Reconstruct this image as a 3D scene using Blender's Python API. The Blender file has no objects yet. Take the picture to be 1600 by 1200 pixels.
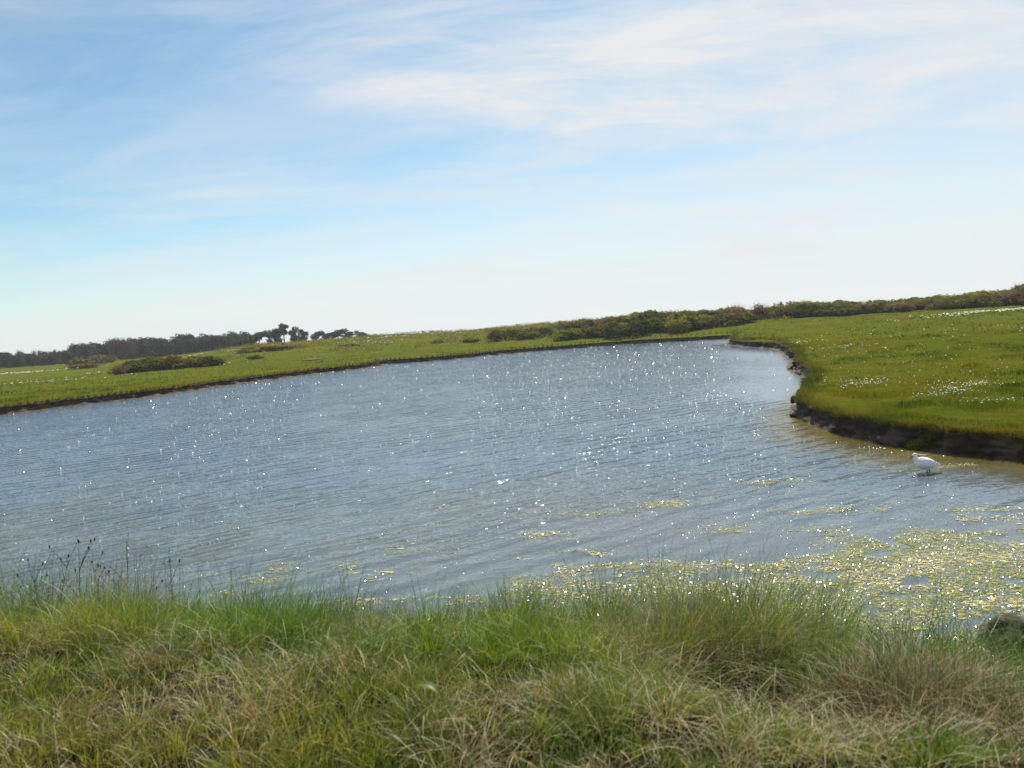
import bpy, bmesh, math, random
import numpy as np
from mathutils import Matrix, Vector, geometry, noise as mnoise

R = math.radians
SC = bpy.context.scene
COL = SC.collection
rng = np.random.default_rng(7)
random.seed(7)

# ------------------------------------------------------------------ camera
EYE = 2.7
FPX = 1155.0                      # focal length in pixels of a 1600-wide frame
PITCH, ROLL = R(4.42), R(-3.75)
cam_d = bpy.data.cameras.new('camera')
cam_d.sensor_fit = 'HORIZONTAL'
cam_d.sensor_width = 36.0
cam_d.lens = 36.0 * FPX / 1600.0
cam_d.clip_start = 0.05
cam_d.clip_end = 12000
cam = bpy.data.objects.new('camera', cam_d)
COL.objects.link(cam)
CM = Matrix.Rotation(R(90) - PITCH, 4, 'X') @ Matrix.Rotation(ROLL, 4, 'Z')
cam.matrix_world = Matrix.Translation((0, 0, EYE)) @ CM
SC.camera = cam
cam_d.dof.use_dof = True
cam_d.dof.focus_distance = 22.0
cam_d.dof.aperture_fstop = cam_d.lens * 0.001 / 0.0085

# ------------------------------------------------------------------ light
SUN_AZ, SUN_EL = R(16), R(50)     # azimuth clockwise from +Y (view direction)
world = bpy.data.worlds.new('World')
SC.world = world
world.use_nodes = True
wn, wl = world.node_tree.nodes, world.node_tree.links
wn.clear()
w_out = wn.new('ShaderNodeOutputWorld')
w_bg = wn.new('ShaderNodeBackground')
w_bg.inputs['Strength'].default_value = 0.084
sky = wn.new('ShaderNodeTexSky')
sky.sky_type = 'NISHITA'
sky.sun_disc = False
sky.sun_elevation = SUN_EL
sky.sun_rotation = SUN_AZ
sky.air_density = 1.0
sky.dust_density = 0.25
sky.ozone_density = 1.0
# thin cirrus: streaked noise on a flat layer overhead, plus the white veil that lies low over the sea
w_tc = wn.new('ShaderNodeTexCoord')
w_sep = wn.new('ShaderNodeSeparateXYZ')
wl.new(w_tc.outputs['Generated'], w_sep.inputs[0])
def wmath(op, a, b=None, clamp=False):
    n = wn.new('ShaderNodeMath'); n.operation = op; n.use_clamp = clamp
    for i, v in enumerate((a, b)):
        if v is None: continue
        if isinstance(v, (int, float)): n.inputs[i].default_value = v
        else: wl.new(v, n.inputs[i])
    return n.outputs[0]
w_z = wmath('MAXIMUM', w_sep.outputs['Z'], 0.0)
w_zz = wmath('ADD', w_z, 0.16)
w_u = wmath('DIVIDE', w_sep.outputs['X'], w_zz)
w_v = wmath('DIVIDE', w_sep.outputs['Y'], w_zz)
w_cmb = wn.new('ShaderNodeCombineXYZ')
wl.new(w_u, w_cmb.inputs[0]); wl.new(w_v, w_cmb.inputs[1])
def wnoise(scale, loc, rot, sc, detail=6, rough=0.55, dist=0.0):
    m = wn.new('ShaderNodeMapping')
    m.inputs['Location'].default_value = loc
    m.inputs['Rotation'].default_value = (0, 0, rot)
    m.inputs['Scale'].default_value = sc
    wl.new(w_cmb.outputs[0], m.inputs['Vector'])
    t = wn.new('ShaderNodeTexNoise')
    t.inputs['Scale'].default_value = scale
    t.inputs['Detail'].default_value = detail
    t.inputs['Roughness'].default_value = rough
    t.inputs['Distortion'].default_value = dist
    wl.new(m.outputs[0], t.inputs['Vector'])
    return t.outputs['Fac']
def wramp(v, lo, hi):
    n = wn.new('ShaderNodeMapRange'); n.interpolation_type = 'SMOOTHSTEP'
    n.inputs['From Min'].default_value = lo; n.inputs['From Max'].default_value = hi
    wl.new(v, n.inputs['Value'])
    return n.outputs[0]
CB, CS = (-4.4, 5.2, 0), (2.4, 7.3, 0)                    # which stretch of the cloud field lies ahead
c_big = wramp(wnoise(0.42, CB, 0.2, (0.8, 1.1, 1), 3, 0.5, 0.4), 0.40, 0.62)
c_str = wramp(wnoise(0.8, CS, -0.5, (0.45, 1.25, 1), 10, 0.62, 1.2), 0.36, 0.70)
c_fine = wramp(wnoise(2.2, (5.0, 2.0, 0), 0.55, (0.55, 1.4, 1), 9, 0.64, 0.8), 0.34, 0.74)
c_mix = wmath('MULTIPLY', c_big, wmath('ADD', wmath('MULTIPLY', c_str, 0.80), wmath('MULTIPLY', c_fine, 0.38)), True)
c_mix = wmath('ADD', wmath('MULTIPLY', c_mix, 0.95), wmath('MULTIPLY', wmath('ADD', c_str, c_fine), 0.22), True)
# the veil stands higher on the sun's side
w_side = wmath('ADD', wmath('MULTIPLY', w_sep.outputs['X'], 0.26), 0.31)
veil = wn.new('ShaderNodeMapRange'); veil.interpolation_type = 'SMOOTHSTEP'
wl.new(w_sep.outputs['Z'], veil.inputs['Value']); wl.new(w_side, veil.inputs['From Min'])
veil.inputs['From Max'].default_value = -0.02
veil = wmath('MULTIPLY', wmath('POWER', veil.outputs[0], 1.4), 0.97)
c_inv = wmath('MULTIPLY', wmath('SUBTRACT', 1.0, c_mix), wmath('SUBTRACT', 1.0, veil))
c_all = wmath('SUBTRACT', 1.0, c_inv, True)
w_mix = wn.new('ShaderNodeMix'); w_mix.data_type = 'RGBA'
wl.new(c_all, w_mix.inputs['Factor'])
w_wb = wn.new('ShaderNodeMix'); w_wb.data_type = 'RGBA'; w_wb.blend_type = 'MULTIPLY'
w_wb.inputs['Factor'].default_value = 1.0
wl.new(sky.outputs['Color'], w_wb.inputs['A']); w_wb.inputs['B'].default_value = (0.80, 1.01, 1.0, 1)
wl.new(w_wb.outputs['Result'], w_mix.inputs['A'])
w_mix.inputs['B'].default_value = (6.75, 6.98, 7.1, 1)
wl.new(w_mix.outputs['Result'], w_bg.inputs['Color'])
wl.new(w_bg.outputs[0], w_out.inputs['Surface'])

sun_d = bpy.data.lights.new('sun', 'SUN')
sun_d.energy = 5.0
sun_d.angle = R(0.53)
sun_d.color = (1.0, 0.955, 0.88)
sun = bpy.data.objects.new('sun', sun_d)
COL.objects.link(sun)
SDIR = Vector((math.sin(SUN_AZ) * math.cos(SUN_EL), math.cos(SUN_AZ) * math.cos(SUN_EL), math.sin(SUN_EL)))
sun.rotation_euler = SDIR.to_track_quat('Z', 'Y').to_euler()
sun.location = (20, 60, 60)

SC.view_settings.view_transform = 'Standard'
SC.view_settings.look = 'None'
SC.view_settings.exposure = 0.50
SC.view_settings.gamma = 1.0
SC.view_settings.use_curve_mapping = False
SC.render.engine = 'CYCLES'
SC.cycles.max_bounces = 6
SC.cycles.transparent_max_bounces = 6
SC.cycles.volume_bounces = 0
SC.cycles.sample_clamp_direct = 0.0
SC.cycles.sample_clamp_indirect = 1.4
SC.cycles.caustics_reflective = False
SC.cycles.caustics_refractive = False
SC.cycles.use_denoising = True
SC.cycles.use_adaptive_sampling = False

# ------------------------------------------------------------------ helpers
M3 = np.array(CM.to_3x3())
def unproject(px, py, z=0.0):
    d = M3 @ np.array([(px - 800) / FPX, (600 - py) / FPX, -1.0])
    t = (z - EYE) / d[2]
    return np.array([d[0] * t, d[1] * t, z])
def at_depth(px, py, D):
    """the point seen at a pixel, D metres away over the ground"""
    d = M3 @ np.array([(px - 800) / FPX, (600 - py) / FPX, -1.0])
    t = D / math.hypot(d[0], d[1])
    return np.array([d[0] * t, d[1] * t, EYE + d[2] * t])
def sstep(a, b, x):
    t = np.clip((x - a) / (b - a), 0, 1)
    return t * t * (3 - 2 * t)
def _hash(ix, iy, seed):
    h = (ix * 374761393 + iy * 668265263 + seed * 2246822519) & 0xFFFFFFFF
    h = ((h ^ (h >> 13)) * 1274126177) & 0xFFFFFFFF
    return ((h ^ (h >> 16)) & 0xFFFFFF) / float(0xFFFFFF)
def vnoise(x, y, seed=0):
    x = np.asarray(x, float); y = np.asarray(y, float)
    ix = np.floor(x).astype(np.int64); iy = np.floor(y).astype(np.int64)
    fx = x - ix; fy = y - iy
    fx = fx * fx * (3 - 2 * fx); fy = fy * fy * (3 - 2 * fy)
    a = _hash(ix, iy, seed); b = _hash(ix + 1, iy, seed)
    c = _hash(ix, iy + 1, seed); d = _hash(ix + 1, iy + 1, seed)
    return (a * (1 - fx) + b * fx) * (1 - fy) + (c * (1 - fx) + d * fx) * fy
def fbm(x, y, seed=0, oct=4):
    s = 0; a = 0.5; t = 0
    for i in range(oct):
        s = s + a * vnoise(np.asarray(x) * 2 ** i + 17.3 * i, np.asarray(y) * 2 ** i - 9.1 * i, seed + i)
        t += a; a *= 0.5
    return s / t

def mesh_np(name, V, faces, col=None, smooth=False):
    """faces: list of int arrays (n, k)"""
    me = bpy.data.meshes.new(name)
    V = np.asarray(V, np.float32)
    me.vertices.add(len(V)); me.vertices.foreach_set('co', V.ravel())
    nl = sum(f.size for f in faces); npoly = sum(len(f) for f in faces)
    me.loops.add(nl); me.polygons.add(npoly)
    me.loops.foreach_set('vertex_index', np.concatenate([f.ravel() for f in faces]).astype(np.int32))
    tot = np.concatenate([np.full(len(f), f.shape[1], np.int32) for f in faces])
    st = np.zeros(npoly, np.int32); st[1:] = np.cumsum(tot)[:-1]
    me.polygons.foreach_set('loop_start', st)
    me.polygons.foreach_set('loop_total', tot)
    if smooth:
        me.polygons.foreach_set('use_smooth', np.ones(npoly, bool))
    me.update(calc_edges=True)
    if col is not None:
        a = me.color_attributes.new('Col', 'FLOAT_COLOR', 'POINT')
        c4 = np.ones((len(V), 4), np.float32); c4[:, :3] = col
        a.data.foreach_set('color', c4.ravel())
    return me
def link(name, me, mat=None, parent=None):
    o = bpy.data.objects.new(name, me)
    COL.objects.link(o)
    if mat is not None and me is not None and len(me.materials) == 0:
        me.materials.append(mat)
    if parent is not None: o.parent = parent
    return o
def tag(o, label=None, cat=None, group=None, kind=None):
    if label: o['label'] = label
    if cat: o['category'] = cat
    if group: o['group'] = group
    if kind: o['kind'] = kind
    return o
def empty(name, loc, rz=0.0, s=1.0):
    o = bpy.data.objects.new(name, None)
    COL.objects.link(o)
    o.empty_display_size = 0.1
    o.location = loc; o.rotation_euler = (0, 0, rz)
    o.scale = (s, s, s) if isinstance(s, (int, float)) else s
    return o
def copy_tree(o, parent=None):
    c = o.copy(); COL.objects.link(c); c.parent = parent
    for ch in o.children: copy_tree(ch, c)
    return c

def quads(cent, nrm, size, aspect=1.0, roll=None):
    """rectangular leaves: centres (n,3), normals (n,3), half sizes (n,)"""
    n = len(cent)
    nrm = nrm / (np.linalg.norm(nrm, axis=1, keepdims=True) + 1e-9)
    ref = rng.normal(size=(n, 3))
    a = np.cross(nrm, ref); a /= (np.linalg.norm(a, axis=1, keepdims=True) + 1e-9)
    b = np.cross(nrm, a)
    a = a * size[:, None]; b = b * (size * aspect)[:, None]
    # leaf-like kite so that no outline reads as a square
    V = np.stack([cent - a, cent - b * 0.8 + a * 0.1, cent + a, cent + b * 0.8 - a * 0.1], 1).reshape(-1, 3)
    F = np.arange(4 * n).reshape(n, 4)
    return V, F
def blades(base, h, w, head, bend, col, tipcol=None, segs=(0, .38, .74), lean=None):
    """curved tapering grass blades"""
    n = len(base)
    d = np.stack([np.cos(head), np.sin(head), np.zeros(n)], 1)
    sa = head + np.pi / 2 + rng.normal(0, .5, n)
    s = np.stack([np.cos(sa), np.sin(sa), np.zeros(n)], 1)
    levels = list(segs) + [1.0]
    L = len(levels)
    vp = []
    for k, t in enumerate(levels):
        up = h * (t - 0.38 * np.clip(bend, 0, 1.6) * t ** 2.2)
        p = base + d * (h * bend * t ** 1.8)[:, None] + np.array([0, 0, 1.0]) * up[:, None]
        if k < L - 1:
            ww = (w * (1 - 0.55 * t) * 0.5)[:, None]
            vp += [p - s * ww, p + s * ww]
        else:
            vp += [p]
    nv = 2 * (L - 1) + 1
    V = np.stack(vp, 1).reshape(-1, 3)
    o = (np.arange(n) * nv)[:, None]
    q = [o + np.array([[2 * k, 2 * k + 1, 2 * k + 3, 2 * k + 2]]) for k in range(L - 2)]
    t3 = o + np.array([[nv - 3, nv - 2, nv - 1]])
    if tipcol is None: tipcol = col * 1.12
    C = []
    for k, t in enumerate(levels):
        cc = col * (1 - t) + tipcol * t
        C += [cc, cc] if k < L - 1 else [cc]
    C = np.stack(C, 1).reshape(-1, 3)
    return V, [np.concatenate(q)] + [t3], C
def tube(pts, rad, k=6):
    pts = np.asarray(pts, float); n = len(pts)
    V = []; up = np.array([0.31, 0.17, 0.93])
    for i in range(n):
        t = pts[min(i + 1, n - 1)] - pts[max(i - 1, 0)]
        t = t / (np.linalg.norm(t) + 1e-9)
        a = np.cross(t, up if abs(t @ up) < .95 else np.array([1., 0, 0])); a /= np.linalg.norm(a)
        b = np.cross(t, a)
        for j in range(k):
            th = 2 * np.pi * j / k
            V.append(pts[i] + (a * math.cos(th) + b * math.sin(th)) * rad[i])
    F = [[i * k + j, i * k + (j + 1) % k, (i + 1) * k + (j + 1) % k, (i + 1) * k + j]
         for i in range(n - 1) for j in range(k)]
    return np.array(V), np.array(F)
class Bag:
    def __init__(s): s.V = []; s.F = {}; s.C = []; s.n = 0
    def add(s, V, F, c=(1, 1, 1)):
        if isinstance(F, np.ndarray): F = [F]
        for f in F:
            s.F.setdefault(f.shape[1], []).append(f + s.n)
        s.V.append(V); s.n += len(V)
        c = np.asarray(c, float)
        s.C.append(np.broadcast_to(c, (len(V), 3)) if c.ndim == 1 else c)
    def mesh(s, name, smooth=False):
        return mesh_np(name, np.concatenate(s.V), [np.concatenate(f) for f in s.F.values()], np.concatenate(s.C), smooth)

# ------------------------------------------------------------------ materials
def newmat(name):
    m = bpy.data.materials.new(name); m.use_nodes = True
    nt = m.node_tree; nt.nodes.clear()
    out = nt.nodes.new('ShaderNodeOutputMaterial')
    return m, nt, out
def leafmat(name, trans=0.35, rough=0.5, gloss=0.04, vary=0.0, tint=(1, 1, 1)):
    """two-sided leaf: reflected and transmitted light in the colour each leaf carries"""
    m, nt, out = newmat(name)
    N, L = nt.nodes, nt.links
    at = N.new('ShaderNodeAttribute'); at.attribute_name = 'Col'
    col = at.outputs['Color']
    if vary > 0:
        oi = N.new('ShaderNodeObjectInfo')
        hs = N.new('ShaderNodeHueSaturation')
        mr = N.new('ShaderNodeMapRange'); L.new(oi.outputs['Random'], mr.inputs['Value'])
        mr.inputs['To Min'].default_value = 1 - vary; mr.inputs['To Max'].default_value = 1 + vary
        mh = N.new('ShaderNodeMapRange'); L.new(oi.outputs['Random'], mh.inputs['Value'])
        mh.inputs['To Min'].default_value = 0.5 + 0.03; mh.inputs['To Max'].default_value = 0.5 - 0.03
        L.new(mr.outputs[0], hs.inputs['Value']); L.new(mh.outputs[0], hs.inputs['Hue'])
        L.new(col, hs.inputs['Color']); col = hs.outputs['Color']
    df = N.new('ShaderNodeBsdfDiffuse'); L.new(col, df.inputs['Color'])
    tr = N.new('ShaderNodeBsdfTranslucent')
    tc = N.new('ShaderNodeMix'); tc.data_type = 'RGBA'; tc.blend_type = 'MULTIPLY'
    tc.inputs['Factor'].default_value = 1.0
    L.new(col, tc.inputs['A']); tc.inputs['B'].default_value = (1.25, 1.15, 0.55, 1)
    L.new(tc.outputs['Result'], tr.inputs['Color'])
    mx = N.new('ShaderNodeMixShader'); mx.inputs[0].default_value = trans
    L.new(df.outputs[0], mx.inputs[1]); L.new(tr.outputs[0], mx.inputs[2])
    gl = N.new('ShaderNodeBsdfGlossy'); gl.inputs['Roughness'].default_value = rough
    gl.inputs['Color'].default_value = (0.9, 0.95, 1, 1)
    m2 = N.new('ShaderNodeMixShader'); m2.inputs[0].default_value = gloss
    L.new(mx.outputs[0], m2.inputs[1]); L.new(gl.outputs[0], m2.inputs[2])
    L.new(m2.outputs[0], out.inputs['Surface'])
    return m
def noisemat(name, c1, c2, scale=5.0, rough=0.9, bump=0.3, bscale=20.0, c3=None, spec=0.2, bdist=0.02):
    m, nt, out = newmat(name)
    N, L = nt.nodes, nt.links
    tc = N.new('ShaderNodeTexCoord')
    n1 = N.new('ShaderNodeTexNoise'); n1.inputs['Scale'].default_value = scale; n1.inputs['Detail'].default_value = 6
    L.new(tc.outputs['Object'], n1.inputs['Vector'])
    rp = N.new('ShaderNodeValToRGB')
    rp.color_ramp.elements[0].position = 0.35; rp.color_ramp.elements[0].color = (*c1, 1)
    rp.color_ramp.elements[1].position = 0.65; rp.color_ramp.elements[1].color = (*c2, 1)
    if c3:
        e = rp.color_ramp.elements.new(0.5); e.color = (*c3, 1)
    L.new(n1.outputs['Fac'], rp.inputs['Fac'])
    b = N.new('ShaderNodeBsdfPrincipled')
    b.inputs['Roughness'].default_value = rough
    b.inputs['Specular IOR Level'].default_value = spec
    L.new(rp.outputs['Color'], b.inputs['Base Color'])
    n2 = N.new('ShaderNodeTexNoise'); n2.inputs['Scale'].default_value = bscale; n2.inputs['Detail'].default_value = 8
    L.new(tc.outputs['Object'], n2.inputs['Vector'])
    bp = N.new('ShaderNodeBump'); bp.inputs['Strength'].default_value = bump; bp.inputs['Distance'].default_value = bdist
    L.new(n2.outputs['Fac'], bp.inputs['Height']); L.new(bp.outputs[0], b.inputs['Normal'])
    L.new(b.outputs[0], out.inputs['Surface'])
    return m
MAT = {}
MAT['grass'] = leafmat('grass_blades', 0.36, 0.45, 0.025)
MAT['meadow_grass'] = leafmat('meadow_grass_blades', 0.40, 0.7, 0.0)
MAT['leaf'] = leafmat('shrub_leaves', 0.36, 0.6, 0.0, 0.22)
MAT['pine'] = leafmat('pine_needles', 0.22, 0.6, 0.01, 0.15)
MAT['algae'] = leafmat('floating_algae', 0.15, 0.16, 0.06)
MAT['dry'] = leafmat('dry_stems', 0.15, 0.6, 0.012)
MAT['petal'] = leafmat('flower_petals', 0.30, 0.6, 0.02)
MAT['bark'] = noisemat('bark', (.035, .028, .022), (.075, .06, .048), 4, 0.95, 0.5, 12)
MAT['mud'] = noisemat('bank_mud', (.028, .020, .012), (.120, .088, .056), 2.6, 0.85, 0.9, 14, (.058, .042, .026), 0.25, 0.06)
MAT['stone_pale'] = noisemat('pale_stone', (.30, .25, .17), (.46, .41, .31), 6, 0.9, 0.5, 18)
MAT['stone_dark'] = noisemat('dark_stone', (.040, .036, .028), (.13, .12, .09), 9, 0.9, 1.0, 30, (.075, .066, .05), .2, .05)

# ------------------------------------------------------------------ shoreline
far_px = [(-330, 690), (-160, 666), (0, 648), (60, 641), (130, 632), (200, 624), (300, 610), (400, 596), (500, 583),
          (570, 575), (590, 572), (600, 569), (700, 562), (800, 552), (900, 544), (1000, 536.5), (1080, 532.5),
          (1135, 529.5), (1149, 531.5), (1144, 537), (1160, 541), (1205, 543.5), (1234, 552), (1248, 566), (1252, 582),
          (1268, 590), (1270, 602), (1256, 622), (1252, 640), (1261, 655), (1300, 671), (1340, 681),
          (1400, 693), (1440, 699), (1500, 707), (1560, 714), (1620, 722), (1760, 742)]
near_px = [(-240, 945), (-100, 955), (0, 958), (150, 960), (300, 966), (450, 974), (600, 982), (800, 988), (1000, 994),
           (1200, 1008), (1400, 1036), (1600, 1076), (1760, 1110)]
far_w = [np.array([-75., 22., 0])] + [unproject(*p) for p in far_px] + [np.array([19., 10.2, 0]), np.array([24., 8., 0])]
near_w = [np.array([-75., 9.5, 0]), np.array([-30., 8.3, 0]), np.array([-12., 7.4, 0])] + [unproject(*p) for p in near_px] + \
         [np.array([10., 3.9, 0]), np.array([24., 3.4, 0])]
def catmull(P, closed=False):
    P = [np.asarray(p)[:2] for p in P]
    out = []
    for i in range(len(P) - 1):
        p0 = P[max(i - 1, 0)]; p1 = P[i]; p2 = P[i + 1]; p3 = P[min(i + 2, len(P) - 1)]
        d = np.linalg.norm(p2 - p1); dist = max(5.0, min(np.linalg.norm(p1), np.linalg.norm(p2)))
        n = max(2, int(d / (0.0065 * dist)))
        # centripetal-ish: cap the tangents so that sharp corners do not loop
        m1 = (p2 - p0) * 0.5; m2 = (p3 - p1) * 0.5
        for m in (m1, m2):
            l = np.linalg.norm(m)
            if l > d: m *= d / l
        for k in range(n):
            t = k / n
            out.append((2*t**3-3*t**2+1)*p1 + (t**3-2*t**2+t)*m1 + (-2*t**3+3*t**2)*p2 + (t**3-t**2)*m2)
    out.append(P[-1])
    return np.array(out)
farL = catmull(far_w)
tng = np.gradient(farL, axis=0); tng /= np.linalg.norm(tng, axis=1, keepdims=True) + 1e-9
nrm_f = np.stack([tng[:, 1], -tng[:, 0]], 1)           # points into the pond
arc = np.concatenate([[0], np.cumsum(np.linalg.norm(np.diff(farL, axis=0), axis=1))])
dist_f = np.linalg.norm(farL, axis=1)
jit = (fbm(arc * 0.9, arc * 0 + 3, 5, 4) - 0.5) * np.clip(0.012 * dist_f + 0.22, 0, 0.7)
farL = farL + nrm_f * jit[:, None]
nearL = catmull(near_w)
arcn = np.concatenate([[0], np.cumsum(np.linalg.norm(np.diff(nearL, axis=0), axis=1))])
nearL[:, 1] += (fbm(arcn * 0.7, arcn * 0 + 8, 9, 3) - 0.5) * 0.5
o_n = np.argsort(nearL[:, 0])
NX, NY = nearL[o_n, 0], nearL[o_n, 1]
poly = np.concatenate([farL, nearL[::-1]])             # pond outline, closed
def in_poly(x, y, P=poly):
    x = np.asarray(x); y = np.asarray(y); ins = np.zeros(x.shape, bool)
    x0, y0 = P[:, 0], P[:, 1]; x1, y1 = np.roll(x0, -1), np.roll(y0, -1)
    for i in range(len(P)):
        if y0[i] == y1[i]: continue
        c = ((y0[i] > y) != (y1[i] > y)) & (x < (x1[i] - x0[i]) * (y - y0[i]) / (y1[i] - y0[i]) + x0[i])
        ins ^= c
    return ins
def dist_line(x, y, L):
    """distance to the nearest vertex of a dense polyline, in chunks"""
    x = np.asarray(x); y = np.asarray(y); out = np.empty(x.shape)
    for i in range(0, len(x), 4000):
        s = slice(i, i + 4000)
        out[s] = np.sqrt(((x[s, None] - L[None, :, 0]) ** 2 + (y[s, None] - L[None, :, 1]) ** 2).min(1))
    return out

# ------------------------------------------------------------------ the lie of the land
T_px = np.array([-300, 0, 200, 400, 600, 800, 1000, 1140, 1200, 1400, 1600, 1900.])
T_D = np.array([0, 32, 50, 70, 79, 90, 110, 140, 220, 400, 1500, 6000.])
T_z = np.array([
    [.37] * 12,
    [.37] * 12,
    [.37, .37, .37, .37, .37, .37, .37, .40, .48, .70, .82, .82],
    [.37, .37, .37, .38, .38, .38, .38, .40, .95, 1.22, 1.30, 1.30],
    [.40, .40, .42, .46, .46, .48, .50, .58, 1.20, 1.36, 1.36, 1.36],
    [.45, .45, .50, .60, .70, .85, 1.10, 1.38, 1.58, 1.55, 1.50, 1.50],
    [.50, .50, .60, 1.30, 1.55, 1.70, 2.20, 2.2, 2.25, 2.2, 2.2, 2.2],
    [.55, .55, .80, 2.45, 2.75, 2.60, 2.70, 2.6, 2.5, 2.4, 2.4, 2.4],
    [.90, .90, .9, 1.0, 1.1, 2.0, 2.3, 2.2, 2.2, 2.2, 2.2, 2.2],
    [.90] * 12, [.9] * 12, [.9] * 12])
def meadow_z(x, y):
    x = np.asarray(x, float); y = np.asarray(y, float)
    D = np.hypot(x, y)
    az = np.arctan2(x, np.maximum(y, 1e-3) * 1.0)
    az = np.where(y <= 0, np.sign(x) * 1.2, az)
    col = 800 + FPX * np.tan(np.clip(az, -0.95, 0.95))
    ci = np.interp(col, T_px, np.arange(len(T_px))); di = np.interp(D, T_D, np.arange(len(T_D)))
    c0 = np.minimum(ci.astype(int), len(T_px) - 2); d0 = np.minimum(di.astype(int), len(T_D) - 2)
    fc = ci - c0; fd = di - d0
    fd = fd * fd * (3 - 2 * fd) * 0.5 + fd * 0.5
    z = (T_z[d0, c0] * (1 - fc) + T_z[d0, c0 + 1] * fc) * (1 - fd) + (T_z[d0 + 1, c0] * (1 - fc) + T_z[d0 + 1, c0 + 1] * fc) * fd
    amp = 0.05 + 0.45 * sstep(95, 125, D) * sstep(250, 330, col) * (1 - sstep(1150, 1300, col)) * (1 - sstep(180, 300, D))
    z = z + amp * (fbm(x / 9, y / 9, 21, 3) - 0.5) * 1.6 + 0.07 * (fbm(x / 1.3, y / 1.3, 33, 3) - 0.5)
    return z
DIPS = [(*unproject(px_, py_, zz_)[:2], rx_, ry_) for px_, py_, zz_, rx_, ry_ in ((1130, 1085, .7, .60, .34), (1440, 1140, .85, .75, .36), (1260, 1110, .8, .4, .25), (60, 1010, .55, .5, .22))]
def ground_z(x, y):
    x = np.asarray(x, float); y = np.asarray(y, float)
    s = np.interp(x, NX, NY) - y
    zn = -0.06 + 1.10 * sstep(-0.4, 3.5, s) + 0.16 * (fbm(x / 0.8, y / 0.8, 41, 3) - 0.5) * sstep(0.2, 1.5, s)
    for cx_, cy_, rx_, ry_ in DIPS:
        zn = zn - .24 * np.exp(-((x - cx_) / rx_) ** 2 - ((y - cy_) / ry_) ** 2) * sstep(.4, 1.2, s)
    endw = np.maximum(sstep(-68, -76, x), sstep(20, 25, x))
    zn = np.maximum(zn, 0.42 * endw - 0.3 * (1 - endw))
    return np.where(s > -0.8, zn, meadow_z(x, y))

def near_s0(x, y): return np.interp(x, NX, NY) - y
pts = []
azs = np.concatenate([np.linspace(-48, 48, 150), np.linspace(52, 308, 60)])
rad = [0.6]
while rad[-1] < 5000: rad.append(rad[-1] * 1.05 + 0.06)
for i, r in enumerate(rad):
    a = R(1) * (azs + (0.32 if i % 2 else 0))
    pts.append(np.stack([r * np.sin(a), r * np.cos(a)], 1))
pts = np.concatenate(pts)
# a finer mesh on the near right meadow and on the near bank
g = np.stack([rng.uniform(3, 20, 2600), rng.uniform(9, 32, 2600)], 1); pts = np.concatenate([pts, g])
g = np.stack([rng.uniform(-9, 7, 2200), rng.uniform(1.5, 8, 2200)], 1); pts = np.concatenate([pts, g])
keep = ~in_poly(pts[:, 0], pts[:, 1])
pts = pts[keep]
keep = dist_line(pts[:, 0], pts[:, 1], poly) > np.clip(0.012 * np.hypot(pts[:, 0], pts[:, 1]), .10, 3)
pts = pts[keep]
npoly = len(poly)
allp = [Vector(p) for p in np.concatenate([poly, pts])]
edges = [(i, (i + 1) % npoly) for i in range(npoly)]
cv, ce, cf, ov, oe, of = geometry.delaunay_2d_cdt(allp, edges, [], 0, 1e-6)
CV = np.array([(v[0], v[1]) for v in cv])
CF = np.array([f for f in cf if len(f) == 3])
cen = CV[CF].mean(1)
CF = CF[~in_poly(cen[:, 0], cen[:, 1])]
orig = np.array([o[0] if len(o) else -1 for o in ov])
GZ = ground_z(CV[:, 0], CV[:, 1])
is_far = (orig >= 0) & (orig < len(farL)); is_near = (orig >= len(farL)) & (orig < npoly)
GZ[is_far] = np.minimum(meadow_z(CV[is_far, 0], CV[is_far, 1]), .40)
GZ[is_near] = -0.06
a, b, c = CV[CF[:, 0]], CV[CF[:, 1]], CV[CF[:, 2]]
flip = np.cross(b - a, c - a) < 0
CF[flip] = CF[flip][:, ::-1]
ground_me = mesh_np('ground', np.column_stack([CV, GZ]), [CF], smooth=True)

at_ = ground_me.attributes.new('thatch', 'FLOAT', 'POINT')
at_.data.foreach_set('value', (near_s0(CV[:, 0], CV[:, 1]) > 0).astype(np.float32))
# meadow turf: greens with worn, reddish and straw-coloured patches
m, nt, out = newmat('turf'); N, L = nt.nodes, nt.links
tc = N.new('ShaderNodeTexCoord')
def tnoise(scale, detail=5, rough=.55, sc=(1, 1, 1)):
    mp = N.new('ShaderNodeMapping'); mp.inputs['Scale'].default_value = sc
    L.new(tc.outputs['Object'], mp.inputs['Vector'])
    t = N.new('ShaderNodeTexNoise'); t.inputs['Scale'].default_value = scale
    t.inputs['Detail'].default_value = detail; t.inputs['Roughness'].default_value = rough
    L.new(mp.outputs[0], t.inputs['Vector']); return t.outputs['Fac']
def ramp(v, stops):
    r = N.new('ShaderNodeValToRGB'); els = r.color_ramp.elements
    els[0].position, els[0].color = stops[0][0], (*stops[0][1], 1)
    els[1].position, els[1].color = stops[-1][0], (*stops[-1][1], 1)
    for p, c_ in stops[1:-1]:
        e = els.new(p); e.color = (*c_, 1)
    L.new(v, r.inputs['Fac']); return r.outputs['Color']
def mixc(f, a_, b_, mode='MIX'):
    x_ = N.new('ShaderNodeMix'); x_.data_type = 'RGBA'; x_.blend_type = mode
    for s_, v in (('Factor', f), ('A', a_), ('B', b_)):
        if isinstance(v, (int, float)): x_.inputs[s_].default_value = v
        elif isinstance(v, tuple): x_.inputs[s_].default_value = (*v, 1)
        else: L.new(v, x_.inputs[s_])
    return x_.outputs['Result']
big = ramp(tnoise(0.11, 4), [(0.33, (.068, .096, .008)), (0.5, (.100, .116, .010)), (0.68, (.148, .132, .022))])
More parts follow.
